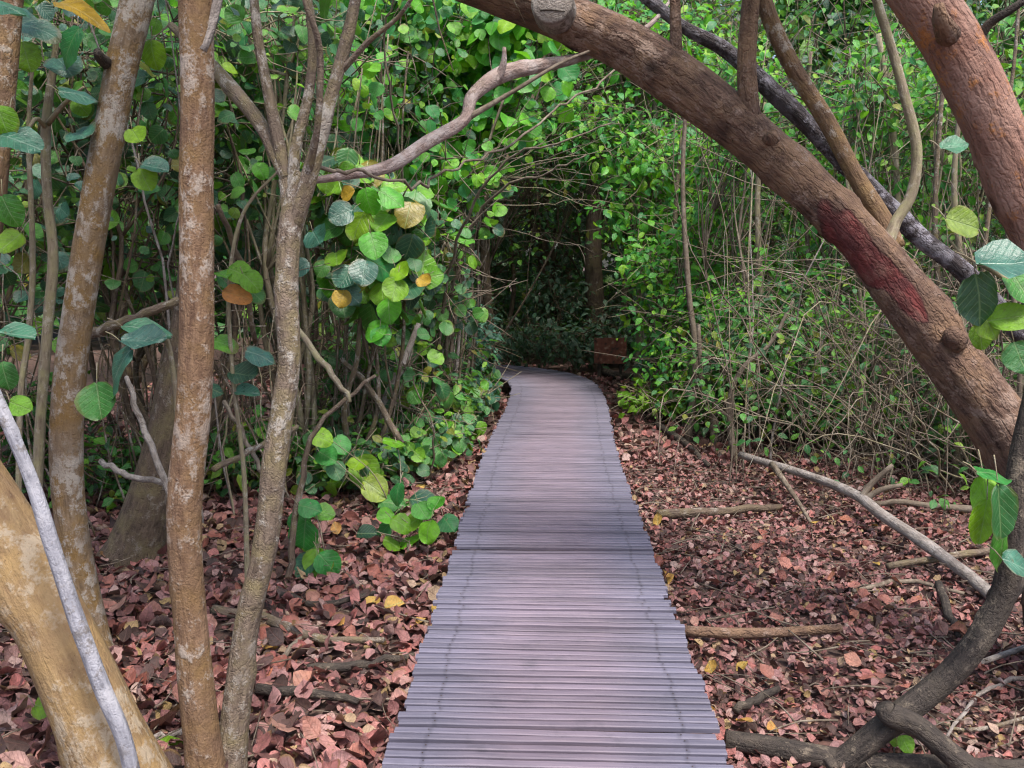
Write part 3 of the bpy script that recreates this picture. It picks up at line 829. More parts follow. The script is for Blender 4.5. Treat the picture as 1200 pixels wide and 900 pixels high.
part('branch', px_tube([(54, 150, 4.5, 6), (40, 140, 4.4, 5), (20, 185, 4.3, 3)], 6, 3), BK['palestem'], sp1)
sapling('slender wavy sapling standing beside the crooked pale sapling', [foot(20, 4.7, 8), (24, 480, 4.75, 7), (33, 400, 4.8, 7), (39, 320, 4.8, 7), (36, 220, 4.8, 6), (33, 150, 4.8, 5), (38, 60, 4.8, 4)], 'palestem')
tE = trunk_thing('edge_tree', 'reddish-brown trunk half hidden by big drooping leaves beside the crooked pale sapling', 'tree',
    [foot(-55, 3.7, 44), (-45, 700, 3.75, 36), (-30, 480, 3.8, 32), (-12, 250, 3.85, 30), (2, 110, 3.9, 28), (12, 0, 3.95, 28), (26, -140, 4.0, 24)], 'brown')
for lf in ((2, 140, 3.4, 34, 'lime', (.2, -.9, .3), .3), (22, 163, 3.4, 50, 'teal', (.1, -.6, .8), 1.3), (8, 150, 3.5, 40, 'lime', (-.2, -.8, .4), .2), (8, 5, 3.5, 44, 'teal', (0, -.5, .8), 1.2),
           (92, 6, 3.3, 60, 'yellow', (.1, -.4, .8), 1.35, 'ovate', 1.2), (20, 392, 3.4, 46, 'teal', (.1, -.3, 1), 1.5), (22, 475, 3.4, 26, 'lime', (0, -.9, .4), 1.2), (5, 440, 3.5, 34, 'mid', (0, -1, .2), .2), (8, 245, 3.6, 36, 'mid', (0, -1, .3), .4), (12, 285, 3.6, 34, 'lime', (.2, -.8, .4), -.6)):
    pleaf(tE, *lf)
st1 = trunk_thing('shaded_stump', 'broad dull brown trunk in the gap between the two lichen-spotted trunks', 'tree',
    [foot(150, 5.3, 84), (160, 640, 5.3, 58), (182, 560, 5.3, 46), (202, 470, 5.35, 38), (222, 360, 5.4, 32), (232, 220, 5.5, 28), (232, 60, 5.6, 22)], 'forest', rough=.1)
big = trunk_thing('drooping_leaf_plant', 'plant with big folded blue-green leaves hanging between the two lichen-spotted trunks', 'plant',
    [foot(214, 3.9, 10), (216, 600, 3.95, 8), (208, 480, 3.95, 7), (196, 400, 3.9, 6), (176, 378, 3.85, 5)], 'palestem', knots=0, seg=8)
for lf in ((172, 384, 3.8, 54, 'teal', (.2, -.5, .8), 1.9, 'round', .6), (132, 432, 3.7, 66, 'teal', (-.4, -.7, .5), -.7, 'round', .8), (168, 402, 3.7, 56, 'teal', (.1, -.3, .9), 1.6, 'round', .5), (116, 470, 3.75, 46, 'mid', (0, -1, .3), .2), (182, 196, 3.9, 34, 'teal', (.1, -.6, .8), 1.3), (168, 208, 3.9, 28, 'lime', (0, -.9, .3), .4), (160, 160, 4.0, 26, 'bright', (.1, -.8, .5), .5)):
    pleaf(big, *lf)

# arching tree
def arch_peel(v):
    x, y, w = project(v.reshape(-1, 3))
    # bark stripped along the flank between two points of the trunk
    a0, a1 = np.array((936, 222)), np.array((1092, 368))
    d = (a1 - a0) / np.linalg.norm(a1 - a0); nn_ = np.array((-d[1], d[0]))
    q = np.stack([x, y], -1) - a0
    t = q @ d / np.linalg.norm(a1 - a0); o_ = q @ nn_
    nz = wob(v.reshape(-1, 3), 11) * 9 + wob(v.reshape(-1, 3), 34) * 6
    wid = 19 * np.sqrt(np.clip(1 - (2 * t - 1) ** 2, 0, 1)) + 4
    c = 8 - 12 * np.clip(t - .55, 0, 1)
    m = 1 / (1 + np.exp((np.abs(o_ - c + 0.6 * nz) - wid) / 2.5))
    m *= 1 / (1 + np.exp((np.abs(t - .5) - .46 + nz * .009) / .03))
    front = (v.reshape(-1, 3)[:, 1] < 4.34 + 0 * w)
    return (m * front).reshape(v.shape[:-1])

tR = thing('arching_tree', 'big brown tree arching over the boardwalk with a red bark-stripped patch', 'tree', tuple(np.append(P(1262, 800, 4.0)[:2], 0.0)))
ap = [foot(1268, 4.0, 120), (1255, 700, 4.02, 98), (1228, 605, 4.05, 90), (1188, 518, 4.1, 84), (1150, 462, 4.15, 76), (1105, 405, 4.2, 70), (1065, 350, 4.22, 68), (1028, 303, 4.25, 68), (985, 255, 4.28, 66), (928, 202, 4.32, 65), (865, 150, 4.36, 66), (800, 101, 4.4, 66), (730, 55, 4.45, 64), (650, 20, 4.5, 62), (570, -10, 4.55, 58), (480, -48, 4.6, 54), (360, -130, 4.7, 46), (240, -260, 4.8, 32)]
ap = [(a_, b_, c_, d_ * .86) for a_, b_, c_, d_ in ap]
part('trunk', px_tube(ap, 44, 14, rough=.11, knots=34, peel=arch_peel, seed=21), BK['arch'], tR)
part('branch', px_tube([(880, 150, 4.38, 34), (878, 122, 4.33, 24), (876, 70, 4.32, 21), (880, 10, 4.32, 20), (886, -80, 4.35, 16), (900, -200, 4.4, 8)], 14, 5, rough=.08, knots=3), BK['arch'], tR)
part('branch', px_tube([(1046, 292, 4.35, 28), (1030, 256, 4.4, 22), (1000, 206, 4.45, 20), (967, 143, 4.5, 20), (927, 77, 4.5, 19), (897, 7, 4.5, 18), (870, -100, 4.55, 10)], 14, 5, rough=.06, knots=3), BK['brown'], tR)
part('branch', px_tube([(1040, 285, 4.3, 16), (1049, 262, 4.34, 13), (1068, 228, 4.35, 12), (1074, 173, 4.36, 12), (1060, 113, 4.38, 11), (1046, 62, 4.4, 10), (1026, 0, 4.4, 10), (1000, -90, 4.45, 6)], 10, 5, rough=.05), BK['palestem'], tR)
part('branch', px_tube([(792, 90, 4.42, 18), (792, 50, 4.38, 14), (791, 0, 4.38, 12), (790, -80, 4.4, 7)], 10, 4), BK['arch'], tR)
for pts in ([(1118, 400, 4.13, 26), (1114, 392, 4.085, 22), (1112, 388, 4.07, 10)], [(905, 168, 4.29, 22), (902, 160, 4.245, 17), (900, 156, 4.235, 8)]):
    part('knot', px_tube(pts, 14, 5, rough=.25, knots=4), BK['arch'], tR)
# sawn stub on the arching trunk
sc0, sc1 = P(652, 15, 4.42), P(647, 3, 4.27)
stub = part('cut_stub', MB().tube([sc0, (sc0 + sc1) / 2, sc1], [.10, .098, .094], seg=22, sub=3, rough=.06), BK['grey'], tR)
ax = nrm(sc1 - sc0)
part('cut_face', MB().tube([sc1 - ax * .004, sc1 + ax * .008], [.099, .088], seg=22, sub=1, rough=.04), BK['grey'], stub)
ux = nrm(np.cross(ax, (0, 0, 1))) ; uz = np.cross(ux, ax)
for (du, dz_, rr) in ((-.035, .028, .010), (.028, .026, .011), (.075, .045, .010)):
    c = sc1 + ax * .007 + (-ux) * -du * 1 + uz * dz_
    part('hollow', MB().tube([c, c + ax * .0035], [rr, rr * .8], seg=10, sub=1), BK['darkstem'], stub)
part('crack', MB().tube([sc1 + ax * .010 + ux * .055 - uz * .036, sc1 + ax * .010 + ux * .01 - uz * .034, sc1 + ax * .010 - ux * .06 - uz * .045], [.003, .004, .002], seg=6, sub=3), BK['darkstem'], stub)
top_crown(tR, P(240, -260, 4.8), 6, 60, .12, 'bright', bark='brown')

# pinkish trunk
tP = trunk_thing('pinkish_tree', 'stout pinkish-brown trunk with peeling bark slanting above the arching trunk', 'tree',
    [foot(1330, 3.5, 88), (1310, 650, 3.55, 74), (1280, 450, 3.6, 68), (1240, 310, 3.6, 65), (1196, 205, 3.6, 63), (1166, 140, 3.6, 63), (1138, 82, 3.6, 63), (1108, 30, 3.6, 61), (1072, -20, 3.6, 58), (1010, -110, 3.65, 60), (950, -220, 3.7, 44)], 'pink', seg=34, sub=12, rough=.1, knots=26, seed=4)
part('branch_stub', px_tube([(1112, 42, 3.5, 26), (1102, 22, 3.42, 18), (1100, 4, 3.4, 10)], 10, 3, rough=.1), BK['arch'], tP)
part('branch', px_tube([(1145, 50, 3.6, 12), (1160, 28, 3.55, 10), (1190, 8, 3.5, 9), (1240, -30, 3.5, 6)], 8, 4, rough=.06), BK['darkstem'], tP)
top_crown(tP, P(950, -220, 3.7), 5, 50, .12, 'bright', bark='brown')

# rotten branch behind the arch
rb = solo('decaying_branch', px_tube([foot(1420, 4.7, 26), (1330, 560, 4.72, 26), (1240, 440, 4.75, 22), (1180, 372, 4.78, 22), (1128, 318, 4.8, 22), (1080, 278, 4.82, 22), (1030, 232, 4.84, 20), (960, 160, 4.86, 20), (900, 100, 4.88, 20), (850, 55, 4.9, 17), (800, 28, 4.9, 13), (740, -20, 4.9, 14)], 18, 9, rough=.16, knots=22, seed=8),
    BK['rot'], 'blackened crumbling branch with pale lichen crust lying behind the arching trunk', 'branch')
# dead grey branch between forked tree and arch
db = thing('dead_branch', 'pale forked dead branch caught between the forked tree and the arching trunk', 'branch', tuple(P(380, 205, 3.3)))
part('limb', px_tube([(352, 214, 3.24, 7), (400, 205, 3.5, 10), (455, 192, 3.7, 15), (500, 165, 3.9, 17), (545, 140, 4.0, 13), (556, 112, 4.05, 15), (590, 88, 4.15, 19), (630, 78, 4.3, 16), (668, 70, 4.5, 12), (705, 58, 4.7, 9), (760, 30, 4.85, 6), (800, -20, 5, 3)], 14, 7, rough=.1, knots=7), BK['pinkgrey'], db)
part('side_twig', px_tube([(582, 95, 4.12, 12), (590, 75, 4.1, 8), (591, 55, 4.08, 4)], 8, 3), BK['pinkgrey'], db)
part('side_twig', px_tube([(545, 140, 4.0, 8), (600, 108, 4.05, 5), (655, 75, 4.1, 4), (690, 60, 4.2, 3)], 6, 4), BK['twig'], db)

# thin vines and twigs crossing the gap
VG = 'thin bent twigs crossing the opening'
for pts in ([(372, 205, 3.22, 9), (430, 203, 3.5, 7), (488, 217, 3.8, 6), (530, 200, 4.2, 5), (600, 165, 4.8, 5), (660, 130, 5.2, 4), (705, 95, 5.6, 4), (770, 40, 6.0, 3)],
            [(500, 520, 8.6, 8), (512, 380, 8.2, 7), (540, 260, 7.6, 6), (590, 195, 7.2, 5), (650, 165, 7.0, 4), (720, 150, 6.9, 3)],
            [(520, 520, 8.8, 8), (530, 330, 8.4, 7), (575, 235, 8.0, 6), (640, 205, 7.6, 4), (690, 195, 7.4, 3)],
            [(455, 530, 8.2, 7), (462, 400, 8, 6), (470, 270, 7.5, 5), (462, 150, 7, 4), (452, 60, 6.8, 4), (470, -20, 6.6, 3)]):
    pts = [(a_ + rng.normal() * 5, b_ + rng.normal() * 5, c_, d_ * .6) for a_, b_, c_, d_ in pts]
    solo('vine_twig', px_tube(pts, 6, 6, kink=.01), BK['twig'], 'thin bent bare twig arching from the thicket towards the boardwalk opening', 'twig', VG)

for (ax_, ay_, aY, bx_, by_, n_) in ((560, 205, 8.6, 715, 120, 9), (545, 235, 8.9, 700, 190, 9), (575, 150, 9.2, 740, 90, 8)):
    p0 = P(ax_, ay_, aY)
    root = thing('twig_spray', 'spray of fine pale twigs hanging over the boardwalk in front of the dark hollow', 'branch', tuple(p0), 'fine twig sprays over the boardwalk')
    sp_ = MB()
    for k in range(n_):
        e = P(bx_ + rng.normal() * 45, by_ + rng.normal() * 38, aY + rng.normal() * .4)
        b0 = p0 + rng.normal(size=3) * .12
        q = arc(b0, e, .12, 6)
        part('twig', MB().tube(q, [.005, .004, .0034, .0026, .0018, .001], seg=5, sub=3, kink=.008), BK[('twig', 'palestem')[k % 2]], root)
        for _ in range(3):
            i_ = int(rng.integers(2, 6)); e2 = q[i_] + rng.normal(size=3) * .14
            sp_.tube([q[i_], (q[i_] + e2) / 2 + rng.normal(size=3) * .02, e2], [.0028, .002, .001], seg=4, sub=2)
    part('fine_twigs', sp_, BK['twig'], root, kind='stuff')
    stem = P(ax_ - 62, 500, aY); stem[2] = -.05
    part('stem', MB().tube(arc(stem, p0, .02, 7), [.012, .011, .010, .009, .008, .007, .006], seg=7, sub=4, kink=.006), BK['greybrown'], root)
# upright stems at the bend side
SG = 'slender upright stems crowded beside the boardwalk'
for (x0, Y, lean, w, top) in ((548, 9.6, 6, 7, 165), (541, 9.3, 26, 6, 150), (528, 9.2, 34, 9, 140), (518, 9.0, 40, 11, 110), (508, 8.9, 12, 7, 190), (497, 8.8, -6, 8, 200), (488, 8.8, 10, 8, 120), (478, 8.6, -12, 7, 180), (466, 8.5, 8, 9, 60),
                             (448, 8.2, -20, 8, 150), (430, 7.8, 6, 9, 60), (414, 7.7, 14, 7, 40), (402, 7.4, -8, 7, 150), (386, 7.2, 10, 6, 80), (556, 10.4, 22, 5, 170), (572, 13.0, 2, 10, 200)):
    w *= .5
    b = foot(x0, Y, w * 1.2)
    n = 6; ys_ = np.linspace(b[1] - 20, top, n); jit = np.cumsum(rng.normal(size=n) * 3)
    pts = [b] + [(x0 + lean * ((b[1] - yy) / 300) ** 1.5 + j, yy, Y - .05 * q, w * (1 - .1 * q)) for q, (yy, j) in enumerate(zip(ys_, jit))]
    sapling('slender grey-tan stem in the upright cluster hugging the boardwalk bend', pts, ['palestem', 'grey', 'greybrown', 'twig'][int(rng.integers(4))], name='slender_stem', group=SG, seg=6, cat='sapling')

# right-hand stems
RG = 'thin pale stems across from the lichen-spotted trunks'
for (x0, Y, pts) in ((806, 9.2, [(815, 420), (806, 340), (800, 220), (806, 90)]), (838, 9.0, [(834, 470), (824, 455), (818, 380)]), (862, 8.2, [(857, 470), (872, 430), (905, 400), (930, 350)]), (746, 13.2, [(750, 330), (755, 240), (752, 120)]), (768, 12.5, [(772, 320), (771, 230), (766, 100)]),
                    (790, 11.0, [(796, 350), (792, 250), (800, 150)]), (890, 9.5, [(893, 380), (888, 240), (895, 120)]), (945, 9.8, [(948, 330), (942, 200), (950, 60)]), (985, 9.3, [(975, 420), (990, 300), (998, 120)]), (1085, 8.0, [(1100, 380), (1095, 240), (1105, 100), (1120, -20)]),
                    (1120, 7.4, [(1128, 360), (1118, 220), (1130, 80)]), (1165, 7.0, [(1150, 380), (1160, 240), (1185, 100), (1196, -20)]), (1190, 6.6, [(1195, 420), (1182, 300), (1175, 120)]), (1040, 8.6, [(1055, 330), (1050, 180), (1030, 40)]), (730, 16.0, [(732, 330), (738, 250), (730, 150)]), (700, 17.5, [(698, 330), (694, 240), (700, 120)])):
    w = rng.uniform(5, 9)
    pp = [foot(x0, Y, w * 1.3)] + [(x, y, Y, w * (1 - .14 * k)) for k, (x, y) in enumerate(pts)]
    sapling('thin pale bent stem rising out of the dead-twig thicket', pp, ['palestem', 'twig', 'greybrown'][int(rng.integers(3))], name='thin_stem', group=RG, seg=6)

# right-foreground curved stem with leaves
cs = thing('curved_stem', 'dark leafy stem curving up from the leaf litter over the crossed log', 'sapling', tuple(G(985, 900)))
part('stem', px_tube([foot(968, 3.15, 30, .05), (990, 893, 3.15, 30), (1035, 858, 3.15, 31), (1090, 815, 3.17, 31), (1135, 768, 3.18, 31), (1168, 715, 3.2, 29), (1182, 670, 3.2, 30), (1186, 610, 3.2, 26), (1192, 540, 3.2, 20), (1210, 450, 3.2, 14), (1235, 360, 3.2, 9), (1240, 300, 3.2, 5)], 18, 7, rough=.07, knots=5), BK['darkstem'], cs)
part('branch', px_tube([(1172, 702, 3.2, 30), (1190, 680, 3.3, 30), (1225, 640, 3.4, 28), (1270, 560, 3.5, 20), (1300, 440, 3.55, 12)], 14, 5, rough=.07), BK['darkstem'], cs)
for lf in ((1165, 553, 3.05, 40, 'bright', (0, -.4, .9), 1.6, 'round', 1.0), (1158, 590, 3.1, 62, 'bright', (-.2, -.9, .3), .15, 'round', .6), (1152, 612, 3.05, 54, 'lime', (-.4, -.8, .2), -.1, 'round', .5), (1172, 600, 3.0, 66, 'mid', (.1, -1, .1), .1, 'round', .55), (1178, 640, 3.05, 70, 'mid', (.2, -1, .1), .15, 'round', .5), (1196, 662, 3.0, 44, 'teal', (.2, -.5, .8), 1.2),
           (1176, 312, 3.0, 62, 'teal', (.1, -.35, .9), 1.5, 'round', 1.0), (1150, 350, 3.05, 58, 'mid', (0, -1, .2), .2, 'round', .9), (1128, 262, 3.1, 38, 'mid', (0, -.9, .4), 1.2, 'round', 1), (1185, 372, 3.1, 48, 'lime', (-.2, -.9, .3), 1.7, 'round', .7), (1160, 378, 3.1, 38, 'lime', (0, -.8, .4), .5), (1196, 335, 3.1, 44, 'mid', (0, -.8, .5), .3), (1118, 174, 3.2, 30, 'teal', (0, -.4, .9), 1.6),
           (1195, 420, 3.2, 40, 'mid', (0, -1, .2), .3), (1150, 395, 3.2, 28, 'lime', (0, -1, .3), .2)):
    pleaf(cs, *lf)
part('branch', px_tube([(1226, 395, 3.2, 9), (1200, 345, 3.15, 7), (1170, 322, 3.1, 5), (1130, 300, 3.1, 3), (1112, 280, 3.1, 2)], 8, 4), BK['palestem'], cs)
def lying(name, label, pts, bark, cat='branch', group=None, seg=12, sub=6, rough=.08, knots=3, lift=.5, kink=0):
    """stick on the litter: (x, y, width px) rows on the ground plane"""
    q, r = [], []
    for x, y, w in pts:
        g = G(x, y, .04); rr = w * g[1] / F / 2
        g[2] = float(gh(g[0], g[1])) + .045 + rr * lift
        q.append(g); r.append(rr)
    return solo(name, MB().tube(q, r, seg=seg, sub=sub, rough=rough, knots=knots, kink=kink), BK[bark], label, cat, group)

lying('dark_log', 'long dark log lying from the boardwalk edge under the curved stem', [(850, 862, 24), (900, 868, 27), (945, 876, 27), (1010, 884, 24), (1085, 888, 26), (1150, 890, 24), (1260, 892, 24)], 'darkstem', 'log', seg=16, rough=.1, knots=7)
cb = solo('crossed_branch', px_tube([(1036, 826, 3.12, 20), (1046, 836, 3.1, 30), (1078, 850, 3.08, 27), (1112, 878, 3.05, 27), (1150, 905, 3.02, 30), foot(1190, 3.0, 24, .0)], 14, 6, rough=.09, knots=4), BK['darkstem'], 'stubby dark branch crossing in front of the curved leafy stem', 'branch')
fb = thing('fallen_branch', 'long pale grey fallen branch slanting across the leaf litter', 'branch', tuple(G(1170, 705)))
part('limb', px_tube([(1172, 706, 4.72, 15), (1130, 670, 5.1, 15), (1080, 634, 5.5, 15), (1030, 602, 5.9, 14), (1000, 580, 6.3, 12), (940, 556, 6.9, 10), (868, 533, 7.6, 8)], 12, 7, rough=.1, knots=6), BK['grey'], fb)
part('side_twig', px_tube([(1008, 586, 6.2, 9), (1022, 566, 6.2, 7), (1046, 545, 6.15, 5)], 8, 3), BK['twig'], fb)
part('side_twig', px_tube([(1010, 588, 6.2, 9), (1032, 574, 6.15, 7), (1058, 568, 6.1, 5)], 8, 3), BK['twig'], fb)
part('side_twig', px_tube([(905, 544, 7.2, 8), (930, 580, 6.7, 6), (950, 612, 6.2, 4)], 8, 3), BK['twig'], fb)
# flat plank stake near the boardwalk
pl = lying('straight_stake', 'straight brown stake lying on the litter at right angles to the boardwalk', [(800, 737, 13), (860, 737, 13), (920, 737, 12), (986, 736, 10)], 'arch', 'stake', rough=.03, knots=0, lift=1.0)
SKG = 'broken sticks scattered on the leaf litter'
for pts, bk in (([(862, 824, 10), (885, 810, 11), (912, 796, 9)], 'darkstem'), ([(770, 606, 12), (840, 600, 11), (915, 590, 8)], 'forest'), ([(1020, 596, 6), (1080, 600, 8), (1190, 604, 9)], 'twig'), ([(1040, 660, 8), (1110, 652, 9), (1200, 640, 8)], 'greybrown'),
                ([(1100, 680, 10), (1115, 715, 10), (1125, 735, 7)], 'darkstem'), ([(1080, 790, 5), (1140, 770, 7), (1220, 740, 7)], 'grey'), ([(300, 800, 14), (350, 805, 13), (420, 815, 9)], 'darkstem'), ([(360, 775, 12), (420, 772, 12), (485, 762, 8)], 'darkstem'),
                ([(250, 705, 12), (310, 715, 14), (370, 738, 11), (450, 742, 7)], 'greybrown'), ([(165, 866, 8), (195, 856, 8), (222, 848, 8)], 'grey'), ([(330, 760, 7), (350, 735, 6), (345, 715, 4)], 'twig'), ([(1110, 850, 4), (1150, 800, 5), (1200, 780, 6)], 'grey'),
                ([(770, 500, 9), (800, 520, 8), (830, 545, 6)], 'darkstem'), ([(1000, 690, 5), (1060, 675, 6), (1130, 690, 4)], 'twig'), ([(440, 690, 6), (380, 700, 8), (330, 690, 8)], 'darkstem'), ([(1090, 830, 4), (1130, 840, 5), (1210, 822, 5)], 'greybrown')):
    lying('fallen_stick', 'short broken stick lying half sunk in the leaf litter', pts, bk, 'stick', SKG, seg=8, sub=4, kink=.006)
# bare leaning sticks left
LG = 'bare sticks leaning among the lichen-spotted trunks'
for pts, bk in (([(204, 596, 4.3, 8), (180, 530, 4.4, 8), (160, 480, 4.5, 7), (148, 440, 4.6, 5)], 'grey'), ([(90, 395, 4.9, 14), (150, 375, 4.9, 12), (210, 352, 5.0, 10)], 'greybrown'), ([(118, 540, 4.7, 7), (160, 560, 4.6, 8), (215, 568, 4.5, 7)], 'grey'), ([(345, 380, 5.2, 7), (380, 425, 5.0, 8), (410, 470, 4.9, 6)], 'palestem'),
                ([(250, 550, 4.6, 8), (300, 525, 4.9, 8), (350, 500, 5.2, 6)], 'greybrown'), ([(470, 520, 7.0, 9), (430, 450, 7.0, 7), (400, 420, 7.0, 5)], 'greybrown'), ([(262, 470, 5.1, 5), (290, 520, 5.0, 6), (308, 555, 4.9, 5)], 'twig'), ([(335, 700, 4.9, 9), (348, 590, 5.1, 8), (372, 500, 5.3, 6), (440, 440, 5.6, 4)], 'forest'), ([(255, 240, 4.6, 6), (285, 320, 4.8, 7), (300, 400, 5, 6)], 'forest'),
                ([foot(445, 7.4, 14), (452, 470, 7.4, 11), (470, 430, 7.5, 9), (490, 380, 7.6, 6)], 'grey')):
    solo('leaning_stick', px_tube(pts, 8, 6, rough=.08, kink=.006), BK[bk], 'bare stick leaning or wedged in the tangle behind the lichen-spotted trunks', 'stick', LG)

# ------------------------------------------------------------------ thickets
LSG = 'sea grape shrubs in the thicket behind the lichen-spotted trunks'
LSL = 'round-leaved shrub in the shaded thicket behind the lichen-spotted trunks'
# the lit one that spills towards the walkway (photograph: bright cluster of round leaves)
c0 = P(425, 285, 6.6)
sg = shrub('sea_grape_shrub', 'brightest round-leaved shrub, glossy lime leaves hanging just beyond the forked tree', 'shrub', (c0[0] - .35, 7.1), c0 + (0, .25, .05), (.42, .3, .62), 16, 16, .2, 'round', 'grape', 'greybrown', 4, .026, .15, 230, facing=(.1, -.75, .6))
for (x, y, s_, m) in ((418, 262, 36, 'lime'), (448, 262, 32, 'lime'), (438, 288, 34, 'bright'), (446, 310, 36, 'bright'), (395, 305, 30, 'lime'), (462, 340, 30, 'lime'), (455, 360, 30, 'bright'), (440, 385, 30, 'bright'), (405, 325, 30, 'teal'), (426, 318, 34, 'teal'), (372, 280, 34, 'teal'), (400, 250, 30, 'teal'),
                      (458, 230, 32, 'bright'), (430, 235, 30, 'bright'), (382, 215, 22, 'lime'), (408, 228, 20, 'yellow'), (497, 330, 18, 'yellow'), (445, 392, 24, 'bright'), (410, 345, 28, 'teal'), (470, 320, 26, 'bright'), (352, 312, 22, 'teal'), (448, 345, 30, 'lime'), (400, 348, 22, 'yellow')):
    pleaf(sg, x, y, 6.15 + rng.uniform(-.1, .25), s_, m, (rng.normal() * .3, -.8, .6 + rng.normal() * .2), rng.normal() * .7)

left = [  # base x, y, crown centre z, radii, material, second material, leaf size, label
    (-3.9, 5.9, 2.5, (.9, .7, 1.5), 'grape', 'teal', .118, 'round-leaved shrub right behind the crooked pale sapling'),
    (-2.9, 6.5, 2.9, (.8, .7, 1.5), 'grape', 'mid', .118, 'round-leaved shrub filling the gap between the two lichen-spotted trunks'),
    (-2.15, 7.2, 3.2, (.7, .6, 1.2), 'grape', 'bright', .118, 'round-leaved shrub directly behind the fork of the thin knotty tree'),
    (-4.9, 6.6, 2.8, (.9, .8, 1.7), 'grape', 'dark', .118, 'round-leaved shrub behind the reddish-brown trunk with drooping leaves'),
    (-3.5, 7.6, 2.6, (1.0, .8, 1.8), 'mid', 'dark', .12, 'shaded round-leaved shrub deep between the two lichen-spotted trunks'),
    (-2.4, 8.3, 2.9, (.9, .8, 1.7), 'grape', 'dark', .11, 'shaded round-leaved shrub deep behind the thin knotty forked tree'),
    (-1.75, 8.9, 3.4, (.65, .7, 1.3), 'bright', 'grape', .11, 'fresh-green round-leaved shrub above the cluster of slender stems'),
    (-5.8, 8.0, 3.2, (1.1, 1, 2), 'mid', 'dark', .12, LSL),
    (-1.55, 10.4, 3.3, (.6, .8, 1.4), 'grape', 'mid', .12, 'round-leaved shrub crowding the far end of the slender stem cluster'),
    (-4.4, 9.3, 3.4, (1.1, 1, 2), 'mid', 'grape', .11, LSL), (-2.9, 10.3, 3.5, (1.1, 1, 2), 'mid', 'grape', .11, LSL),
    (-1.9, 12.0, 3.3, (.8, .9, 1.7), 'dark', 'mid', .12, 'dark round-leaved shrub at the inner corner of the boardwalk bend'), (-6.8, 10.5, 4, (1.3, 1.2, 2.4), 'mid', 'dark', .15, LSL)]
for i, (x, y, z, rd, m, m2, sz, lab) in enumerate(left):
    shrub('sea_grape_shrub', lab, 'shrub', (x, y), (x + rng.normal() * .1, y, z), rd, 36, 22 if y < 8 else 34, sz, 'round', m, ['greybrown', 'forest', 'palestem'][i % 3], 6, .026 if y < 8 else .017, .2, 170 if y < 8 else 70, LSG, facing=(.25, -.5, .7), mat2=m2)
# upper bright leaves over the dead branch (photo: 430-640, 0-200)
shrub('sea_grape_shrub', 'tall fresh-green shrub whose crown fills the gap above the pale forked dead branch', 'shrub', (-1.15, 9.4), tuple(P(545, 70, 9.2)), (1.0, .6, 1.0), 34, 55, .15, 'round', 'bright', 'greybrown', 3, .022, .22, 120, facing=(.1, -.6, .7))
for (px_, py_, Y_, n_, m_, lb) in ((505, 330, 8.3, 20, 'grape', 'loose round-leaved shrub threaded between the slender stems'), (525, 210, 8.8, 20, 'bright', 'fresh-green leafy shrub crowning the slender stems under the dead branch'), (465, 420, 7.8, 16, 'mid', 'sparse shaded shrub low between the slender stems and the bright shrub')):
    cc = P(px_, py_, Y_)
    shrub('sea_grape_shrub', lb, 'shrub', (cc[0] - .15, Y_ + .1), cc, (.4, .35, .6), n_, 16, .12, 'round', m_, 'twig', 3, .01, .17, 180, LSG, facing=(.2, -.65, .6), mat2='grape')
# undergrowth, shaded leaves low on that side
UG = 'low shaded bushes at the foot of the thicket'
for (x, y, h) in ((-1.3, 8.4, 1.0), (-1.25, 9.5, 1.2), (-1.15, 10.4, 1.3), (-1.2, 11.2, 1.3), (-1.35, 12.0, 1.3), (-1.9, 9.0, 1.5), (-1.8, 8.0, 1.0), (-1.6, 7.3, .55), (-3.3, 6.6, .6), (-2.4, 6.9, .5), (-4.2, 6.7, .8), (-1.5, 12.7, .7)):
    shrub('low_bush', ('blue-green low bush crowding the inner side of the boardwalk bend' if y > 10 else 'low leafy bush at the foot of the slender stems' if x > -2 else 'low leafy bush in the gap behind the lichen-spotted trunks'), 'bush', (x, y), (x, y, h * .6), (.42, .4, h * .5), 18, 36, .1, 'ovate', 'teal' if y > 10 else 'mid', 'forest', 3, .012, .14, 60, UG, 3)

for (x, y, h, m) in ((-1.0, 8.0, .4, 'grape'), (-.98, 8.7, .5, 'mid'), (-.95, 9.3, .5, 'grape'), (-.92, 9.9, .55, 'teal'), (-.95, 10.6, .6, 'mid'), (-.98, 11.3, .65, 'teal'), (-1.3, 7.5, .4, 'mid'), (-1.6, 6.9, .4, 'grape')):
    shrub('edge_plant', ('low blue-green round-leaved plant crowding the boardwalk edge' if m == 'teal' else 'low round-leaved plant set back from the boardwalk behind the forked tree' if x < -1.1 else 'low green round-leaved plant crowding the boardwalk edge before the slender stems'), 'plant', (x, y), (x, y, h * .5), (.26, .32, h * .5), 12, 18, .1, 'round', m, 'palestem', 3, .006, .1, 110, 'low plants along the boardwalk edge', 3, facing=(.3, -.5, .8))
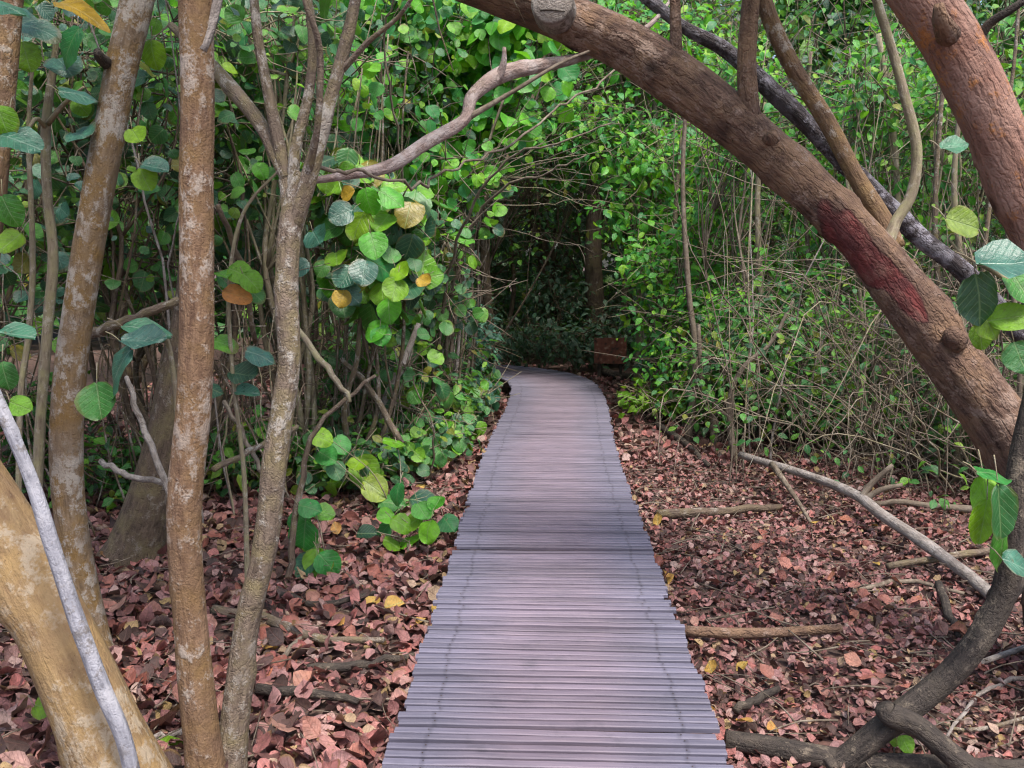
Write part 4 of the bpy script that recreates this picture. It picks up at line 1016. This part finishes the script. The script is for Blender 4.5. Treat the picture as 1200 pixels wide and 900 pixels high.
# young plants with round leaves beside the walkway
def young_plant(label, base, leaves, bark='palestem', stems=3, name='young_plant'):
    g = G(*base)
    g[2] = float(gh(g[0], g[1]))
    root = thing(name, label, 'plant', tuple(g))
    for (x, y, s_, m, tilt, roll) in leaves:
        Y = g[1] + rng.normal() * .12
        lp = P(x, y, Y)
        b0 = g + rng.normal(size=3) * (.05, .05, 0) - (0, 0, .03)
        part('stem', MB().tube(arc(b0, lp + (0, .03, .02), .12, 5), [.006, .005, .004, .003, .002], seg=5, sub=3), BK[bark], root)
        pleaf(root, x, y, Y, s_, m, tilt, roll)
    return root
ru = lambda: (rng.normal() * .35, -.6 + rng.normal() * .2, .8)
young_plant('young plant with fresh round leaves touching the boardwalk edge', (497, 640), [(495, 600, 26, 'bright', ru(), .3), (500, 622, 28, 'bright', ru(), .1), (524, 612, 26, 'bright', ru(), .6), (498, 638, 28, 'bright', ru(), -.3), (470, 612, 26, 'lime', ru(), 1.0), (478, 632, 30, 'bright', ru(), 1.4), (452, 606, 22, 'bright', ru(), -1), (512, 590, 22, 'bright', ru(), 0), (430, 625, 26, 'grape', ru(), 1.3), (460, 636, 24, 'lime', ru(), .9), (448, 622, 24, 'bright', ru(), -.6), (484, 610, 24, 'lime', ru(), -.8)])
young_plant('taller young plant with long hanging lime leaves before the slender stems', (450, 600), [(464, 577, 26, 'bright', ru(), .2), (428, 552, 38, 'lime', (.2, -.9, .4), .6), (440, 573, 34, 'grape', (.2, -.8, .5), .9), (458, 588, 34, 'grape', ru(), 1.4), (500, 586, 42, 'grape', (0, -.3, 1), 1.5), (475, 597, 34, 'grape', (0, -.4, 1), 1.6), (462, 516, 28, 'grape', (0, -.3, 1), 1.5), (418, 546, 26, 'lime', ru(), -.3), (398, 520, 26, 'bright', ru(), .4), (376, 512, 24, 'bright', ru(), 1.2), (384, 535, 28, 'bright', ru(), .9), (394, 552, 24, 'grape', ru(), .3)])
young_plant('small plant with upright green leaves at the foot of the forked tree', (372, 668), [(362, 594, 28, 'bright', ru(), 1.3), (380, 600, 26, 'grape', ru(), 1.5), (350, 615, 34, 'bright', (-.2, -.9, .3), .1), (356, 628, 36, 'bright', (0, -1, .2), -.1), (372, 660, 36, 'lime', (.3, -.9, .3), .05), (356, 665, 34, 'grape', (-.2, -.8, .5), -.5), (384, 660, 32, 'bright', (.2, -.8, .5), .7), (366, 642, 26, 'grape', ru(), .9)])
young_plant('seedling with one broad green leaf standing before the orange-brown trunk', (196, 925), [(194, 889, 52, 'bright', (.05, -.75, .65), 1.55)])
young_plant('seedling with a few lime leaves beside the thick ochre trunk', (70, 850), [(55, 828, 34, 'lime', (0, -.6, .8), 1.5), (72, 836, 24, 'mid', ru(), .5)])
young_plant('seedling with two lime leaves poking through by the dark log', (1062, 892), [(1062, 872, 22, 'lime', (0, -.7, .7), .3), (1048, 868, 14, 'lime', ru(), .8)])

# lone yellow, orange and hanging leaves on thin twigs
hang = sapling('thin twiggy sapling holding one orange leaf and a few lime leaves', [foot(292, 4.6, 7), (286, 560, 4.6, 6), (272, 430, 4.6, 5), (268, 340, 4.6, 5), (285, 250, 4.6, 4), (330, 195, 4.6, 3)], 'palestem')
for lf in ((276, 344, 4.5, 32, 'orange', (0, -.9, .5), 1.4, 'round', .7), (280, 318, 4.5, 28, 'lime', (0, -.8, .6), 1.2), (294, 328, 4.5, 26, 'lime', (.2, -.8, .6), .8), (338, 212, 4.4, 30, 'orange', (.2, -.9, .3), .1, 'round', .6), (262, 322, 4.5, 24, 'grape', ru(), .3), (300, 345, 4.6, 20, 'mid', ru(), .7), (248, 455, 4.6, 26, 'grape', ru(), 1.5), (262, 400, 4.6, 30, 'grape', (0, -.4, .9), 1.5), (285, 440, 4.6, 34, 'grape', (.2, -.5, .9), 1.3), (290, 460, 4.6, 30, 'teal', (.1, -.4, .9), 1.7), (305, 415, 4.6, 36, 'teal', ru(), 1.3)):
    pleaf(hang, *lf)

# ------------------------------------------------------------------ right-hand thicket
RSG = 'bushy saplings beyond the dead-twig thicket'
RSL = 'leafy sapling behind the dead-twig thicket and the arching trunk'
c1 = P(800, 335, 10.6)
shrub('bright_sapling', 'bright fresh-green small-leaved sapling glowing beside the boardwalk bend', 'sapling', (c1[0] + .1, 10.9), c1 + (0, .3, .1), (.62, .5, .75), 26, 46, .105, 'ovate', 'bright', 'palestem', 4, .018, .17, 200, facing=(-.1, -.6, .75))
c2 = P(785, 215, 11.6)
shrub('bright_sapling', 'tall light-green tree spreading its leaves over the boardwalk bend', 'tree', (1.75, 12.2), c2 + (0, .3, .1), (1.1, .8, .95), 46, 60, .12, 'ovate', 'bright', 'palestem', 4, .03, .22, 200, facing=(-.1, -.6, .75))
right = [
    (2.35, 11.0, 2.5, (.75, .7, 1.7), 'bright', 'mid', .11, 'light-green leafy sapling next to the bright small-leaved sapling'),
    (3.1, 10.0, 2.5, (.8, .7, 1.8), 'bright', 'mid', .11, 'light-green leafy sapling seen under the middle of the arching trunk'),
    (4.0, 9.8, 2.5, (.9, .7, 1.9), 'mid', 'bright', .11, 'leafy sapling seen behind the red bark-stripped patch'),
    (4.9, 9.2, 2.7, (.9, .8, 1.9), 'mid', 'bright', .12, 'leafy sapling seen between the decaying branch and the pinkish trunk'),
    (3.4, 11.6, 3.6, (1.0, .9, 2.2), 'mid', 'bright', .12, RSL), (5.9, 9.6, 3.2, (1.1, .9, 2.1), 'mid', 'bright', .13, 'leafy sapling behind the stout pinkish-brown trunk'),
    (4.8, 11.4, 3.8, (1.1, 1, 2.3), 'mid', 'bright', .13, RSL), (2.4, 13.2, 3.8, (.8, .8, 1.9), 'bright', 'mid', .12, RSL),
    (4.3, 7.6, 3.0, (.6, .5, 1.2), 'bright', 'mid', .1, 'small-leaved sapling with its crown between the curved pale branch and the pinkish trunk'),
    (3.3, 8.8, 3.3, (.6, .5, .9), 'bright', 'mid', .1, 'small-leaved sapling with its crown above the arching trunk'),
    (6.6, 8.2, 3.2, (1.1, .9, 2.2), 'mid', 'bright', .13, RSL), (2.1, 9.8, 3.3, (.6, .5, .8), 'bright', 'mid', .1, 'small-leaved sapling crown just below the arching trunk near the sawn stub')]
for i, (x, y, z, rd, m, m2, sz, lab) in enumerate(right):
    shrub('leafy_sapling', lab, 'sapling', (x, y), (x, y, z), rd, 34, 40, sz, 'ovate', m, ['palestem', 'greybrown', 'twig'][i % 3], 6, .02, .2, 130 if y < 11 else 40, RSG, facing=(-.2, -.5, .75), mat2=m2)
c3 = P(655, 165, 11.8)
shrub('bright_sapling', 'light-green tree whose leaf sprays hang over the walkway before the dark hollow', 'tree', (-1.35, 12.6), c3 + (0, .2, .1), (.95, .6, .62), 34, 50, .12, 'ovate', 'bright', 'forest', 2, .022, .2, 160, facing=(-.1, -.6, .75), mat2='mid')
# low plants right of the bend
young = [(1.32, 11.0, .85, 'teal'), (1.7, 10.6, .55, 'bright'), (1.5, 12.6, .6, 'dark'), (1.9, 9.6, .35, 'mid'), (2.6, 9.2, .4, 'mid'), (1.2, 10.2, .4, 'lime')]
for (x, y, h, m) in young:
    shrub('low_bush', {'teal': 'low blue-green bush beside the boardwalk before the bright small-leaved sapling', 'lime': 'small lime-yellow bush on the litter beside the boardwalk', 'dark': 'dark low bush near the rust-brown board', 'bright': 'low fresh-green bush under the bright small-leaved sapling'}.get(m, 'low green bush on the litter before the leafy saplings'), 'bush', (x, y), (x, y, h * .6), (.3, .3, h * .5), 10, 26, .1, 'ovate', m, 'palestem', 3, .008, .1, 60, 'low bushes before the bright sapling', 3)

for (x, y, h, m) in ((2.3, 9.3, 1.6, 'mid'), (3.0, 9.1, 1.9, 'bright'), (3.7, 8.6, 2.0, 'mid'), (4.3, 8.4, 2.2, 'mid'), (4.9, 8.0, 2.3, 'mid'), (2.7, 8.6, 1.0, 'mid'), (1.9, 10.0, 1.7, 'bright'), (1.6, 10.4, 1.5, 'bright'), (2.2, 9.6, 1.9, 'bright'), (1.85, 9.2, 1.1, 'mid'), (2.6, 9.0, 1.6, 'bright'), (5.6, 8.3, 2.2, 'mid'), (3.6, 7.6, .9, 'mid')):
    shrub('leafy_bush', ('light-green bush between the dead twigs and the bright small-leaved sapling' if m == 'bright' else 'low green bush rooted in the dead twigs just behind the fallen grey branch' if h < 1.2 else 'tall green leafy bush tangled up with the dead twigs under the arching trunk'), 'bush', (x, y), (x, y, h * .62), (.5, .4, h * .45), 24, 38, .09, 'ovate', m, 'twig', 4, .012, .16, 90, 'green bushes among the dead twigs', 4, facing=(-.2, -.6, .7))
# dead-twig tangle
DG = 'dead shrubs of tangled bare twigs under the arching trunk'
for i, (x, y, h, n) in enumerate(((1.8, 8.6, .8, 9), (2.35, 8.3, 1.3, 18), (2.9, 8.0, 1.8, 40), (3.4, 7.3, 2.0, 56), (3.9, 6.9, 2.1, 54), (3.2, 8.4, 2.1, 32), (4.4, 6.6, 2.3, 40), (2.6, 7.3, .9, 14), (4.1, 7.9, 2.4, 26), (5.0, 7.2, 2.5, 22))):
    root = thing('dead_shrub', ('small dead shrub of sparse tan twigs beside the thin end of the fallen grey branch' if h < 1.4 else 'tall dead shrub of tangled tan twigs close under the arching trunk'  if y < 7.5 else 'dead shrub of tangled tan twigs mixed with green bushes'), 'shrub', (x, y, float(gh(x, y)) - .02), DG)
    tw = MB()
    for k in range(n):
        b0 = np.array((x, y, -.03)) + rng.normal(size=3) * (.28, .22, 0)
        a_ = rng.uniform(0, 6.28); L = h * rng.uniform(.3, 1.0)
        out = np.array((math.cos(a_), math.sin(a_) * .8, 0)) * rng.uniform(.2, 1.1) * h
        p3 = b0 + out + (0, 0, L)
        p4 = p3 + out * rng.uniform(.3, 1.0) + rng.normal(size=3) * .15 * h + (0, 0, -L * rng.uniform(-.3, .9))
        p4[2] = max(p4[2], .1); p3[0] = max(p3[0], 1.0); p4[0] = max(p4[0], .85)
        r_ = rng.uniform(.004, .0095)
        q = [b0, b0 * .55 + p3 * .45 + rng.normal(size=3) * .05, p3, p4]
        part('twig', MB().tube(q, [r_, r_ * .85, r_ * .6, r_ * .3], seg=5, sub=5, kink=.014), BK[('twig', 'greybrown', 'palestem', 'twig')[k % 4]], root)
        for _ in range(4):
            t = rng.uniform(.3, .95); s0 = q[1] * (1 - t) + q[2] * t
            e = s0 + rng.normal(size=3) * .25 * L
            e[2] = max(e[2], .06); e[0] = np.sign(x) * max(abs(e[0]), .85)
            tw.tube([s0, (s0 + e) / 2 + rng.normal(size=3) * .03, e], [r_ * .5, r_ * .35, r_ * .2], seg=4, sub=3)
    part('fine_twigs', tw, BK['twig'], root, kind='stuff')
    u = rng.normal(size=(11, 3)) * (.4, .35, .4) * (1, 1, h / 1.5) + (x, y, h * .7)
    foliage(root, u, 20, .18, .08, 'ovate', 'mid', 50, twigs=False)
# similar dead stuff low in the shaded side
for i, (x, y, h, n) in enumerate(((-1.55, 7.6, 1.1, 16), (-2.3, 6.9, 1.3, 18), (-3.0, 6.2, 1.3, 18), (-3.7, 5.6, 1.5, 16), (-1.3, 9.0, 1.1, 14), (-2.7, 7.4, 1.7, 18), (-4.4, 6.0, 1.8, 16))):
    root = thing('dead_shrub', 'dim dead shrub of bare twigs low behind the lichen-spotted trunks', 'shrub', (x, y, float(gh(x, y)) - .02), 'dead shrubs behind the lichen-spotted trunks')
    tw = MB()
    for k in range(n):
        b0 = np.array((x, y, -.03)) + rng.normal(size=3) * (.3, .25, 0)
        L = h * rng.uniform(.6, 1.3)
        p3 = b0 + rng.normal(size=3) * (.2, .15, 0) * L + (0, 0, L)
        p4 = p3 + rng.normal(size=3) * (.3, .25, .1) * L
        p4[2] = max(p4[2], .1); p3[0] = min(p3[0], -.95); p4[0] = min(p4[0], -.85)
        r_ = rng.uniform(.004, .011)
        q = [b0, b0 * .5 + p3 * .5 + rng.normal(size=3) * .05, p3, p4]
        part('twig', MB().tube(q, [r_, r_ * .85, r_ * .6, r_ * .3], seg=5, sub=4, kink=.01), BK['greybrown'], root)
        for _ in range(3):
            t = rng.uniform(.2, .95); s0 = q[1] * (1 - t) + q[2] * t
            e = s0 + rng.normal(size=3) * .3 * L
            e[2] = max(e[2], .06); e[0] = np.sign(x) * max(abs(e[0]), .85)
            tw.tube([s0, (s0 + e) / 2 + rng.normal(size=3) * .03, e], [r_ * .5, r_ * .35, r_ * .2], seg=4, sub=3)
    part('fine_twigs', tw, BK['greybrown'], root, kind='stuff')

# thin wand-like stems threaded through both thickets
for side, n, x0, x1, y0, y1 in ((-1, 34, -4.3, -1.15, 5.4, 8.6), (1, 26, 1.5, 4.6, 7.4, 9.6)):
    for k in range(n):
        x, y = rng.uniform(x0, x1), rng.uniform(y0, y1)
        if side < 0: x = min(x, -1.15 - max(0, 7.6 - y) * .75)
        hgt = rng.uniform(1.6, 4.6); z0 = float(gh(x, y))
        m = 8; t = np.linspace(0, 1, m)
        wv = np.cumsum(rng.normal(size=(m, 2)) * .05, 0) + np.outer(t ** 2, rng.normal(size=2) * .35)
        q = np.stack([x + wv[:, 0] - wv[0, 0], y + wv[:, 1] - wv[0, 1], z0 - .04 + t * hgt], -1)
        q[:, 0] = side * np.maximum(side * q[:, 0], .95)
        r_ = rng.uniform(.005, .013)
        root = thing('wand_stem', ('thin grey wand-like stem in the tangle behind the lichen-spotted trunks', 'thin pale wand-like stem rising from the dead-twig thicket')[side > 0], 'stem', (x, y, z0), ('wand-like stems behind the lichen-spotted trunks', 'wand-like stems in the dead-twig thicket')[side > 0])
        part('stem', MB().tube(q, np.linspace(r_, r_ * .4, m), seg=6, sub=3, kink=.004), BK[('grey', 'twig', 'palestem', 'greybrown')[k % 4]], root)
        for _ in range(2):
            a_ = int(rng.integers(2, m - 1)); e = q[a_] + rng.normal(size=3) * (.25, .2, .2) + (0, 0, .15)
            e[0] = side * max(side * e[0], .9)
            part('side_twig', MB().tube(arc(q[a_], e, .1, 4), [r_ * .5, r_ * .4, r_ * .3, .001], seg=5, sub=2), BK['twig'], root)

# ------------------------------------------------------------------ far trees that close the tunnel
FTG = 'dark trees closing the end of the boardwalk tunnel'
FTL = 'dark dense tree in the deep shade past the boardwalk bend'
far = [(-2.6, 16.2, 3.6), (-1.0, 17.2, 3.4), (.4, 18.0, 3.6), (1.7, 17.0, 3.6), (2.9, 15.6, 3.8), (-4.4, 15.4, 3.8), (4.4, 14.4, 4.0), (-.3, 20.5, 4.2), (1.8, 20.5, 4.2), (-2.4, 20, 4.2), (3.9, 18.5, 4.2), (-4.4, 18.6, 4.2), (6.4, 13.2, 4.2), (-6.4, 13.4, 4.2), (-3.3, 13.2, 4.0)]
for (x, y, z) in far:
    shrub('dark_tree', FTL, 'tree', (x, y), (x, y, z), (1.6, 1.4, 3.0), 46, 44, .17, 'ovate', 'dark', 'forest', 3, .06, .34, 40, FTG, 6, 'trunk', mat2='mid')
# canopy leaning over the walkway
CG = 'trees whose crowns meet over the bend of the boardwalk'
for (bx, by, cx_, cy_, cz, rd, m) in ((-2.2, 13.6, -.7, 14.6, 5.6, (1.9, 1.7, .9), 'mid'), (2.6, 14.6, 1.0, 15.0, 5.4, (1.9, 1.7, .9), 'mid'), (3.2, 17.2, 1.0, 17.4, 6.4, (2.4, 2, .9), 'dark'), (2.2, 12.4, .9, 12.6, 4.6, (1.3, 1.1, .7), 'bright'), (-1.8, 11.4, -.6, 12.4, 5.0, (1.2, 1.1, .7), 'mid')):
    shrub('overhanging_tree', 'tree arching its leafy crown over the shaded bend of the boardwalk', 'tree', (bx, by), (cx_, cy_, cz), rd, 40, 44, .15, 'ovate', m, 'forest', 3, .05, .3, 40, CG, 6, 'trunk')
for (x0, Y, w) in ((698, 16.4, 22), (572, 16.0, 12), (640, 18.0, 14)):
    trunk_thing('shade_tree', 'bare dark trunk standing in the deep shade past the boardwalk bend', 'tree', [foot(x0, Y, w * 1.5), (x0 + 1, 380, Y, w), (x0 - 3, 300, Y, w * .9), (x0 + 2, 200, Y, w * .8), (x0 + 12, 80, Y, w * .6)], 'forest', seg=10, sub=5, group='bare trunks in the deep shade')
# low shaded shrubs behind the end of the walkway
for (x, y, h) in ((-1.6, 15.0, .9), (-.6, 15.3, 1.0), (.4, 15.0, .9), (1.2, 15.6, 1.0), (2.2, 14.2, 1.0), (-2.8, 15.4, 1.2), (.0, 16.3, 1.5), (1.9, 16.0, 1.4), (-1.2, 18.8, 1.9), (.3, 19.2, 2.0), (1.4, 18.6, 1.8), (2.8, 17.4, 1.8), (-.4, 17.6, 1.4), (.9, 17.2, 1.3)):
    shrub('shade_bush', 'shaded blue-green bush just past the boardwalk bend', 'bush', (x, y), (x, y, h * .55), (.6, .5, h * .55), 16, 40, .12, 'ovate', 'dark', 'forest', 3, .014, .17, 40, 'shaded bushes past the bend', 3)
# the wood beyond, one mass
mb = MB()
n = 42000
th_ = rng.uniform(-1.25, 1.25, n); rr_ = rng.uniform(0, 1, n)
dist = 21.5 + 7 * rr_
pos = np.stack([np.sin(th_) * dist * .78, np.cos(th_) * dist * 1.0 + 1.0, rng.uniform(0, 1, n) ** .85 * 11], -1)
pos += 0.8 * np.stack([wob(pos, .8), wob(pos + 5, .8), wob(pos + 9, .8)], -1)
pos[:, 2] = np.maximum(pos[:, 2], .1)
nv = nrm(np.array((0, -.5, .7)) + rng.normal(size=pos.shape) * .6)
scatter(mb, OVATE_LO, pos, basis(nv), rng.uniform(.35, .75, n))
solo('distant_wood', mb, LF['mid'], 'dense green wood closing every gap beyond the thickets', 'wood', kind='stuff', loc=(0, 24, 0))

# ------------------------------------------------------------------ rust-brown board beside the bend
def sign_mat():
    m, n, l, out = new_mat('rusty_board')
    tx = n.new('ShaderNodeTexCoord')
    z = n.new('ShaderNodeTexNoise'); z.inputs['Scale'].default_value = 14; z.inputs['Detail'].default_value = 6; l.new(tx.outputs['Object'], z.inputs['Vector'])
    rp = ramp(n, [(.34, (.03, .018, .013)), (.47, (.14, .042, .026)), (.58, (.18, .06, .035)), (.7, (.30, .19, .14))]); l.new(z.outputs[0], rp.inputs[0])
    p = n.new('ShaderNodeBsdfPrincipled'); l.new(rp.outputs[0], p.inputs['Base Color']); p.inputs['Roughness'].default_value = .7
    l.new(p.outputs[0], out.inputs[0]); return m
sp = P(715, 427, 14.3); sp[2] = 0
sr = thing('low_sign', 'small square rust-brown board on short posts beside the boardwalk bend', 'sign', (sp[0], sp[1], float(gh(sp[0], sp[1]))))
def box(mb, c, h):
    c, h = np.asarray(c, float), np.asarray(h, float)
    v = np.array([(x, y, z) for x in (-1, 1) for y in (-1, 1) for z in (-1, 1)]) * h + c
    return mb.add(v, [(0, 1, 3, 2), (4, 6, 7, 5), (0, 4, 5, 1), (2, 3, 7, 6), (0, 2, 6, 4), (1, 5, 7, 3)])
part('board', box(MB(), (sp[0], sp[1], .42), (.255, .018, .205)), sign_mat(), sr, smooth=False)
for sx_ in (-.17, .17):
    part('post', box(MB(), (sp[0] + sx_, sp[1] + .046, .28), (.028, .025, .34)), BK['darkstem'], sr, smooth=False)
lying('low_beam', 'dark beam lying on the ground in front of the rust-brown board', [(708, 434, 10), (735, 438, 10), (775, 444, 9)], 'darkstem', 'beam', seg=8)

# ------------------------------------------------------------------ leaf litter
def litter_points(n, x0, x1, y0, y1):
    x = rng.uniform(x0, x1, n); y = y0 + (y1 - y0) * rng.uniform(0, 1, n) ** 1.35
    d = deck_dist(x, y)
    ok = d > HW + .03
    return x[ok], y[ok]
mb = MB()
for (n, x0, x1, y0, y1, s_, zmax) in ((34000, .55, 4.6, 2.3, 8.5, .044, .04), (15000, -4.4, -.55, 2.3, 8.0, .078, .055), (6000, .5, 6, 8, 15, .08, .04), (4500, -6, -.5, 7.5, 15, .09, .04), (1800, 4.5, 8, 2, 8, .08, .04), (1500, -8, -4.4, 2, 8, .1, .04), (900, -.7, .7, 1.5, 16, .08, .01)):
    x, y = litter_points(n, x0, x1, y0, y1)
    pos = np.stack([x, y, gh(x, y) + .004 + zmax * rng.uniform(0, 1, len(x)) ** 1.5], -1)
    nv = nrm(np.array((0, 0, 1)) + rng.normal(size=pos.shape) * .38)
    scatter(mb, DRY, pos, basis(nv, 0), s_ * rng.uniform(.45, 1.3, len(x)))
solo('leaf_litter', mb, DRYM, 'deep carpet of dry red-brown fallen leaves', 'leaf litter', kind='stuff', loc=(0, 5, 0))
def drop(n, x0, x1, y0, y1, mat, s_, label, grp):
    x, y = litter_points(n, x0, x1, y0, y1)
    for xx, yy in zip(x, y):
        pos = np.array((xx, yy, float(gh(xx, yy)) + .05))
        if not in_frame(pos[None], -5)[0][0]: continue
        o = leaf_obj(None, 'dry', mat, pos, basis(nrm(np.array((rng.normal() * .3, -.25 + rng.normal() * .3, 1)))[None], 0)[0], s_ * rng.uniform(.75, 1.3), name='fallen_leaf')
        o['label'] = label; o['category'] = 'leaf'; o['group'] = grp
tl = MB()
for _ in range(1100):
    x = rng.uniform(.62, 4.2) if rng.random() < .6 else rng.uniform(-3.8, -.62)
    y = rng.uniform(2.6, 8.5); a_ = rng.uniform(0, 6.28); L = rng.uniform(.06, .38)
    p0 = np.array((x, y, float(gh(x, y)) + rng.uniform(.03, .06))); p1 = p0 + (math.cos(a_) * L, math.sin(a_) * L, rng.uniform(-.01, .05))
    if min(deck_dist(np.array([p0[0], p1[0]]), np.array([p0[1], p1[1]]))) < HW + .05: continue
    r_ = rng.uniform(.0015, .0055)
    tl.tube([p0, (p0 + p1) / 2 + rng.normal(size=3) * .012, p1], [r_, r_ * .8, r_ * .5], seg=5, sub=2)
solo('twig_litter', tl, BK['twig'], 'small broken twigs strewn over the leaf litter', 'twig litter', kind='stuff', loc=(0, 5, 0))
ORG[''] = np.zeros(3)
drop(190, -2.9, -.6, 2.75, 6.2, DRYB, .105, 'large curled salmon-red dead leaf lying among the lichen-spotted trunks', 'large dead leaves below the lichen-spotted trunks')
drop(120, .6, 2.6, 2.75, 6.2, DRYB, .07, 'salmon-pink curled dead leaf on the open litter by the dark log and stake', 'large dead leaves by the log and stake')
drop(10, -1.6, -.6, 4.0, 7.5, DRYY, .1, 'yellow-orange fallen leaf on the litter near the young round-leaved plants', 'yellow fallen leaves near the young plants')
drop(12, .6, 2.4, 3.4, 6.5, DRYY, .07, 'yellow fallen leaf on the open litter near the straight stake', 'yellow fallen leaves near the stake')
